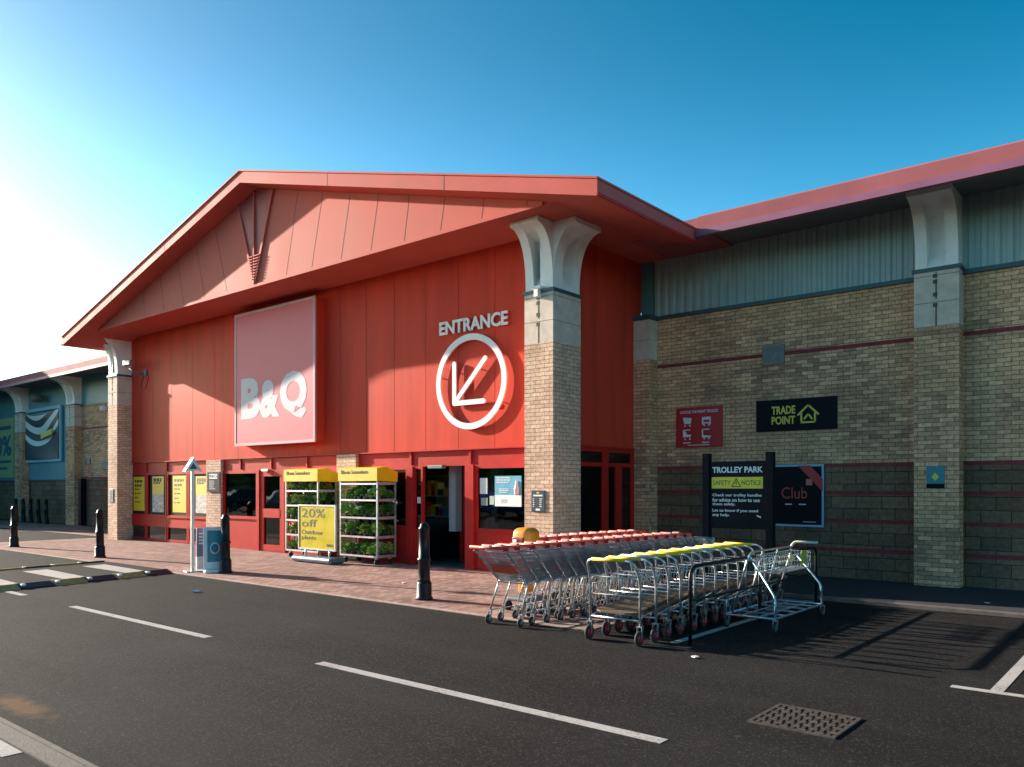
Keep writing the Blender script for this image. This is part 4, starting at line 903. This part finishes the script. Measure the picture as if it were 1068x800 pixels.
# ------------------------------------------------------------------ wire shopping trolley (origin between its rear wheels, handle toward -y)
def shopping_trolley():
    K = thing('shopping_trolley', 'x', 'trolley', (0, 0, 0), 'g')
    hw = .27
    def lerp(a, b, t): return tuple(a[i]+(b[i]-a[i])*t for i in range(3))
    TRr, BRr = (hw, -.28, .95), (hw-.04, .18, .54); TFr, BFr = (hw-.07, .62, .90), (hw-.09, .56, .60)
    def mir(p): return (-p[0], p[1], p[2])
    b = MB(); w1 = .0044
    n = 30
    for s_ in (lambda p: p, mir):
        for k in range(n+1):
            t = k/n; b.tube([s_(lerp(TRr, TFr, t)), s_(lerp(BRr, BFr, t))], w1, 3)
        for k in range(0, 9):
            t = k/8; b.tube([s_(lerp(TRr, BRr, t)), s_(lerp(TFr, BFr, t))], w1 if k not in (0, 8) else .005, 3 if k not in (0, 8) else 5)
    for k in range(17):   # bottom and front
        u = k/16; p0 = lerp(mir(BRr), BRr, u); p1 = lerp(mir(BFr), BFr, u); p2 = lerp(mir(TFr), TFr, u)
        b.tube([p0, p1, p2], w1, 3)
    for k in range(12):
        t = k/11; a = lerp(BRr, BFr, t); b.tube([mir(a), a], w1, 3)
    for k in range(8):
        t = k/7; a = lerp(BFr, TFr, t); b.tube([mir(a), a], w1 if k != 7 else .005, 3)
    b.build('basket', wire, K)
    rg_ = MB()                     # swinging rear gate with vertical wires
    for k in range(15):
        u = k/14; rg_.tube([lerp(mir(TRr), TRr, u), lerp(mir(BRr), BRr, u)], w1, 3)
    for k in range(6):
        t = k/5; a = lerp(TRr, BRr, t); rg_.tube([mir(a), a], w1*1.3, 3)
    rg_.build('rear_gate', wire, K)
    fl_ = MB(); fl_.ext([(-.115+.01, .80), (-.06, .78), (.05, .66), (.03, .655)], -.19, .19, 'x'); fl_.build('seat_flap', redpl, K)
    ch_ = MB()
    for s_ in (1, -1):
        ch_.tube(fillet([(s_*.262, -.33, 1.0), (s_*.262, -.20, .90), (s_*.24, .18, .53), (s_*.265, .03, .17)], .06), .011, 6)
        ch_.tube(fillet([(s_*.24, .18, .53), (s_*.20, .70, .55), (s_*.20, .62, .17)], .05), .010, 6)
        ch_.tube([(s_*.262, .03, .17), (s_*.20, .62, .17)], .009, 5)
    ch_.tube([(-.24, .18, .52), (.24, .18, .52)], .009, 5)
    ch_.build('chassis', steel, K)
    MB().tube([(-.275, -.33, 1.0), (.275, -.33, 1.0)], .019, 8).build('handle', redpl, K)
    MB().bbox(-.06, .06, -.345, -.29, .985, 1.03, .01).build('coin_lock', M('lock_pale', (.5, .42, .4), .5), K)
    ca = MB(); 
    for s_ in (1, -1): MB().bbox(s_*.262-.018, s_*.262+.018, -.34, -.24, .965, 1.015, .008).build('handle_bracket', M('bracket_crimson', (.42, .01, .03), .4), K)
    for s_ in (1, -1):
        caster(K, s_*.265, 0.0, .058, greyrub, rubber, .16, .03, .026); caster(K, s_*.20, .60, .058, greyrub, rubber, .16, .03, .026)
    return K
ORD = ['first', 'second', 'third', 'fourth', 'fifth', 'sixth', 'seventh', 'eighth', 'ninth', 'tenth', 'eleventh', 'twelfth', 'thirteenth', 'fourteenth', 'fifteenth', 'sixteenth', 'seventeenth', 'eighteenth']
proto = shopping_trolley()
proto.location = (-6.62, 7.74, 0); proto['label'] = 'front wire shopping trolley of the nearer red handled row'; proto['group'] = 'nested red handled trolleys, nearer row'
for i in range(1, 18):
    o = copy_tree(proto); o.location = (-6.62+.020*i+random.uniform(-.015, .015), 7.74+.245*i+random.uniform(-.02, .02), 0); o.rotation_euler.z = R(-1.0+random.uniform(-1.6, 1.6))
    o['label'] = ORD[i]+' wire trolley from the front of the nearer red handled row' if i < 17 else 'last red handled wire trolley of nearer row, by the black board'
for i in range(0, 11):
    o = copy_tree(proto); o.location = (-7.36+.020*i+random.uniform(-.015, .015), 9.55+.245*i+random.uniform(-.02, .02), 0); o.rotation_euler.z = R(-1.0+random.uniform(-1.6, 1.6))
    o['label'] = ORD[i]+' wire trolley from the front of the farther red handled row' if i else 'front wire trolley of the farther row, behind the orange hood'
    o['group'] = 'nested red handled trolleys, farther row'
# orange child cab trolley
K = thing('child_cab_trolley', 'orange plastic hooded child cab standing behind the front wire trolleys', 'trolley', (-7.2, 8.9, 0))
def shell():
    bm = bmesh.new(); bmesh.ops.create_cube(bm, size=1)
    for v in bm.verts:
        t = .86 if v.co.z > 0 else 1.0
        v.co = Vector((-7.20+v.co.x*.36*t, 8.9+v.co.y*.36*t, .88+v.co.z*.58))
    bmesh.ops.bevel(bm, geom=bm.edges[:], offset=.09, segments=4, affect='EDGES', profile=.5); return bm
MB().frombm(shell(), True).build('hood', orange, K)
MB().bbox(-7.31, -7.11, 8.715, 8.75, .93, 1.04, .015).build('window_opening', M('cab_dark_red', (.20, .02, .015), .4), K)
MB().bbox(-7.29, -7.22, 8.705, 8.72, .95, 1.01, .006).build('hood_sticker', whiteink, K)
MB().bbox(-7.26, -7.14, 8.78, 9.0, .25, .62, .03).build('cab_body', orange, K); MB().bbox(-7.4, -7.0, 8.7, 9.2, .14, .2, .02).build('chassis', greyrub, K)
for s_ in (-7.4, -7.0):
    for y in (8.74, 9.15): MB().lathe([(.02, -.02), (.07, -.02), (.07, .02), (.02, .02)], (s_, y, .07), 14, 'x').build('wheel', rubber, K)
# ------------------------------------------------------------------ flatbed trolley
def flatbed():
    K = thing('flatbed_trolley', 'x', 'trolley', (0, 0, 0), 'g'); hw = .33
    MB().tube(fillet([(hw, 0, .20), (hw, 0, .70), (hw-.015, -.10, .93), (-hw+.015, -.10, .93), (-hw, 0, .70), (-hw, 0, .20)], .10, 5), .0145, 8).build('end_frame', steel, K)
    MB().tube([(-hw+.09, -.10, .932), (hw-.14, -.10, .932)], .0195, 8).build('handle_grip', yelpl, K)
    for z in (.53, .73): MB().tube([(-hw, -.0, z), (hw, -.0, z)], .0095, 6).build('cross_bar', steel, K)
    fr = MB()
    for s_ in (1, -1):
        fr.tube(fillet([(s_*hw, 0, .27), (s_*(hw-.04), .10, .30), (s_*(hw-.07), .95, .40), (0, .97, .40)], .05), .011, 6)
    fr.tube([(-hw, 0, .27), (hw, 0, .27)], .012, 6); fr.build('deck_frame', steel, K)
    dk = MB(); vv = []
    for z in (0, .018):
        for x_, y_ in ((-.27, .02), (-.16, -.05), (.16, -.05), (.27, .02), (.245, .93), (-.245, .93)): vv.append((x_, y_, .335+y_*.105+z))
    dk.add(vv, [(5, 4, 3, 2, 1, 0), (6, 7, 8, 9, 10, 11)]+[(k, (k+1) % 6, (k+1) % 6+6, k+6) for k in range(6)]); dk.build('deck', ply, K)
    for s_ in (1, -1):
        caster(K, s_*hw, -.02, .083, redhub, rubber, .215, .02, .034)
        caster(K, s_*.24, .72, .083, redhub, rubber, .215, .02, .034); MB().tube([(s_*.24, .74, .21), (s_*.24, .74, .37)], .012, 6).build('caster_post', steel, K)
    return K
fb = flatbed(); fb.location = (-4.95, 7.70, 0); fb['label'] = 'front yellow handled flatbed trolley with red hubs and bare brown deck'; fb['group'] = 'nested yellow handled flatbed trolleys'
for i in range(1, 12):
    o = copy_tree(fb); o.location = (-4.95+random.uniform(-.02, .02)+.003*i, 7.70+.305*i+random.uniform(-.01, .01), 0); o.rotation_euler.z = R(random.uniform(-1.5, 1.5))
    o['label'] = ORD[i]+' flatbed trolley from the front of the yellow handled row' if i < 11 else 'rearmost yellow handled flatbed trolley, next to the black board'
    if i in (2, 7):
        for c in o.children:
            if c.name.startswith('handle_grip'):
                c.data = c.data.copy(); c.data.materials.clear(); c.data.materials.append(alu); c['label'] = 'bare pale handle grip'
# ------------------------------------------------------------------ board trolley, alone on the right
K = thing('board_trolley', 'empty tubular board trolley with small wire basket standing alone on the right', 'trolley', (-4.1, 10.2, 0))
xa, xb, ya, yb2 = -4.42, -3.78, 9.38, 11.0; zb = .17
btube = M('blue_zinc_tube', (.34, .52, .62), .35, .7, var=.1)
MB().tube(fillet([(xa, ya, zb), (xb, ya, zb), (xb, yb2, zb), (xa, yb2, zb), (xa, ya, zb)], .04), .014, 8).build('base_frame', btube, K)
xt = -4.20; ht = .93
MB().tube(fillet([(xa+.02, ya+.18, zb), (xt, ya+.24, ht), (xt, yb2+.05, ht), (xa+.04, yb2-.1, zb)], .13, 5), .0145, 8).build('side_frame', steel, K)
for y in (ya+.62, ya+1.12): MB().tube([(xa+.02, y, zb), (xt-.005, y+.03, ht-.01)], .011, 6).build('upright', steel, K)
MB().tube(fillet([(xt, ya+.26, ht-.06), (xb-.02, ya+.06, .42), (xb, ya+.02, .16)], .05), .0145, 8).build('brace', btube, K)
MB().tube(fillet([(xt, yb2+.04, ht-.05), (xb-.02, yb2-.0, .44), (xb, yb2, .16)], .05), .0145, 8).build('brace', btube, K)
MB().tube(fillet([(xt, yb2, ht), (xt+.02, yb2+.06, ht+.06), (xt+.34, yb2+.06, ht+.06)], .05), .018, 8).build('handle', M('cream_grip', (.62, .60, .45), .4), K)
MB().tube(fillet([(xa, ya+.05, zb), (xa, ya+.05, zb+.17), (xa, ya+.75, zb+.17), (xa, ya+.75, zb)], .05), .011, 6).build('side_loop', btube, K)
lat = MB()
for y in (ya+.35, ya+.7, ya+1.05, ya+1.35): lat.tube([(xa, y, zb), (xb, y, zb)], .009, 5)
for x in (xa+.2, xa+.42): lat.tube([(x, ya, zb), (x, yb2, zb)], .008, 5)
lat.build('base_lattice', btube, K)
bk = MB(); bx0, bx1, by0, by1, bz0, bz1 = xt-.02, xt+.28, ya+.5, yb2-.05, .66, .88
for k in range(19):
    y = by0+(by1-by0)*k/18; bk.tube([(bx0, y, bz1), (bx0+.03, y, bz0), (bx1-.03, y, bz0), (bx1, y, bz1)], .003, 4)
for k in range(8):
    x = bx0+(bx1-bx0)*k/7; bk.tube([(x, by0, bz1), (x, by0, bz0), (x, by1, bz0), (x, by1, bz1)], .003, 4)
for z in (bz0, bz0+.08, bz0+.16, bz1): bk.tube([(bx0, by0, z), (bx1, by0, z), (bx1, by1, z), (bx0, by1, z), (bx0, by0, z)], .004, 4)
bk.build('wire_basket', wire, K)
MB().lathe([(.055, 0), (.055, .012)], (xt+.2, by1-.5, .82), 14, 'x').build('yellow_tag', ty, K)
MB().ext([(yb2-.42, .74), (yb2-.24, .72), (yb2-.22, .90), (yb2-.40, .91)], bx1+.004, bx1+.012, 'x').build('yellow_label', M('label_olive', (.5, .52, .05), .4), K)
for (x, y) in ((xa, ya+.06), (xb, ya), (xb, yb2), (xa, yb2)): caster(K, x, y, .06, greyrub, rubber, .155, .02, .03)
# ------------------------------------------------------------------ unseen trees added behind the viewer to darken reflections in the glass
rn = random.Random(3)
bark = M('bark', (.08, .06, .05), .9)
for i in range(17):
    x = -150+i*12+rn.uniform(-2, 2); y = -30+rn.uniform(-3, 3); h = rn.uniform(6, 8)
    K = thing('unseen_tree', 'added unseen tree behind the viewer that darkens the glass', 'tree', (x, y, 0), 'unseen trees added to darken the glass'); K['label'] = 'added unseen tree, %s from the left, that darkens reflections in the glass' % str(['first', 'second', 'third', 'fourth', 'fifth', 'sixth', 'seventh', 'eighth', 'ninth', 'tenth', 'eleventh', 'twelfth', 'thirteenth', 'fourteenth', 'fifteenth', 'sixteenth', 'seventeenth'][i])
    MB().tube([(x, y, 0), (x+.2, y, h*.4), (x, y, h*.7)], .22, 8, r2=.08).build('trunk', bark, K)
    m = MB()
    for k in range(1300):
        th_ = rn.uniform(0, 6.28); ph = math.acos(rn.uniform(-1, 1)); rr = rn.random()**.4*(1+.25*math.sin(3*th_+i))
        p = Vector((x+7.2*rr*math.sin(ph)*math.cos(th_), y+3.0*rr*math.sin(ph)*math.sin(th_), h*.58+h*.45*rr*math.cos(ph)))
        a = Vector((rn.gauss(0, 1), rn.gauss(0, 1), rn.gauss(0, 1))).normalized()*.7; b = a.orthogonal().normalized()*.45
        m.add([p-a, p+b, p+a, p-b], [(0, 1, 2, 3)])
    m.build('crown', leaf[0], K)

K = thing('hedge', 'added unseen hedge behind the viewer that keeps bright sky out of the glass', 'hedge', (-60, -25, 0))  # added out of view, blocks the low bright sky mirrored in the windows
MB().bbox(-210, 60, -26, -24.6, 0, 3.6, .3).build('hedge_body', leaf[0], K)
m = MB()
for k in range(9000):
    p = Vector((rn.uniform(-210, 60), rn.choice((-24.5, -24.5, rn.uniform(-26, -24.5))), rn.uniform(.1, 3.7)))
    if p.y > -24.6: pass
    else: p.z = 3.65
    a = Vector((rn.gauss(0, 1), rn.gauss(0, 1), rn.gauss(0, 1))).normalized()*.28; b = a.orthogonal().normalized()*.18
    m.add([p-a, p+b, p+a, p-b], [(0, 1, 2, 3)])
m.build('hedge_leaves', leaf[1], K)

# parked cars behind the viewer, mirrored in the shop windows
def car(x, y, col, lab, rz=0.0):
    K = thing('parked_car', lab, 'car', (x, y, 0), 'cars parked behind the viewer')
    paint = M('car_paint', col, .25, .2, var=.03)
    L2, W2 = 2.1, .88
    side = [(-2.1, .32), (-2.12, .75), (-1.95, .95), (-1.5, 1.02), (-.75, 1.42), (.55, 1.45), (1.35, 1.05), (2.0, .92), (2.12, .6), (2.1, .32)]
    bm = bmesh.new(); va = [bm.verts.new((a, -W2, b)) for a, b in side]; vb = [bm.verts.new((a, W2, b)) for a, b in side]
    for v in va+vb:
        if v.co.z > 1.1: v.co.y *= .80
    n = len(side); bm.faces.new(va); bm.faces.new(vb[::-1])
    for i in range(n): bm.faces.new((va[i], vb[i], vb[(i+1) % n], va[(i+1) % n]))
    bmesh.ops.recalc_face_normals(bm, faces=bm.faces[:]); bmesh.ops.bevel(bm, geom=bm.edges[:], offset=.05, segments=2, affect='EDGES')
    for v in bm.verts: v.co.x += x; v.co.y += y
    MB().frombm(bm, True).build('body', paint, K)
    for sgn in (-1, 1):
        yy_ = y+sgn*(W2*.9+.005)
        for q in ([(-1.25, 1.03), (-.72, 1.34), (-.1, 1.36), (-.1, 1.03)], [(0, 1.03), (0, 1.36), (.5, 1.36), (1.05, 1.05)]):
            MB().add([(x+a, y+sgn*(W2+.006-(b-1.02)/.42*W2*.17), b) for a, b in q]+[(x+a, y+sgn*(W2-.02-(b-1.02)/.42*W2*.17), b) for a, b in q], [(0, 1, 2, 3), (4, 5, 6, 7)]).build('side_window', navy, K)
        for wx in (-1.3, 1.3):
            w_ = MB().lathe([(.2, -.1), (.32, -.1), (.32, .1), (.2, .1)], (x+wx, y+sgn*.80, .32), 20, 'y').build('wheel', rubber, K); MB().lathe([(0, -.09), (.2, -.1), (.2, .1), (0, .09)], (x+wx, y+sgn*.805, .32), 14, 'y').build('rim', alu, w_)
        MB().bbox(x+2.0, x+2.13, y+sgn*.62-.15, y+sgn*.62+.15, .66, .80, .03).build('headlight', white, K); MB().bbox(x-2.14, x-2.02, y+sgn*.65-.12, y+sgn*.65+.12, .70, .86, .03).build('tail_light', redpl, K)
    MB().add([(x-1.45, y-.68, 1.06), (x-1.45, y+.68, 1.06), (x-.80, y+.60, 1.42), (x-.80, y-.60, 1.42)], [(0, 1, 2, 3)]).build('rear_window', navy, K)
    K.rotation_euler.z = rz
cols = [(.5, .5, .52), (.05, .12, .3), (.02, .02, .025), (.45, .03, .03), (.6, .6, .6), (.1, .1, .11), (.3, .36, .4), (.62, .62, .6)]
nm = ['silver', 'blue', 'black', 'dark red', 'white', 'charcoal', 'grey blue', 'cream']
for i in range(8): car(-23-i*6.6, -8.5-(i % 3)*.5, cols[i], nm[i]+' hatchback parked behind the viewer, mirrored in the glass', R(90+(i*37 % 9)-4))
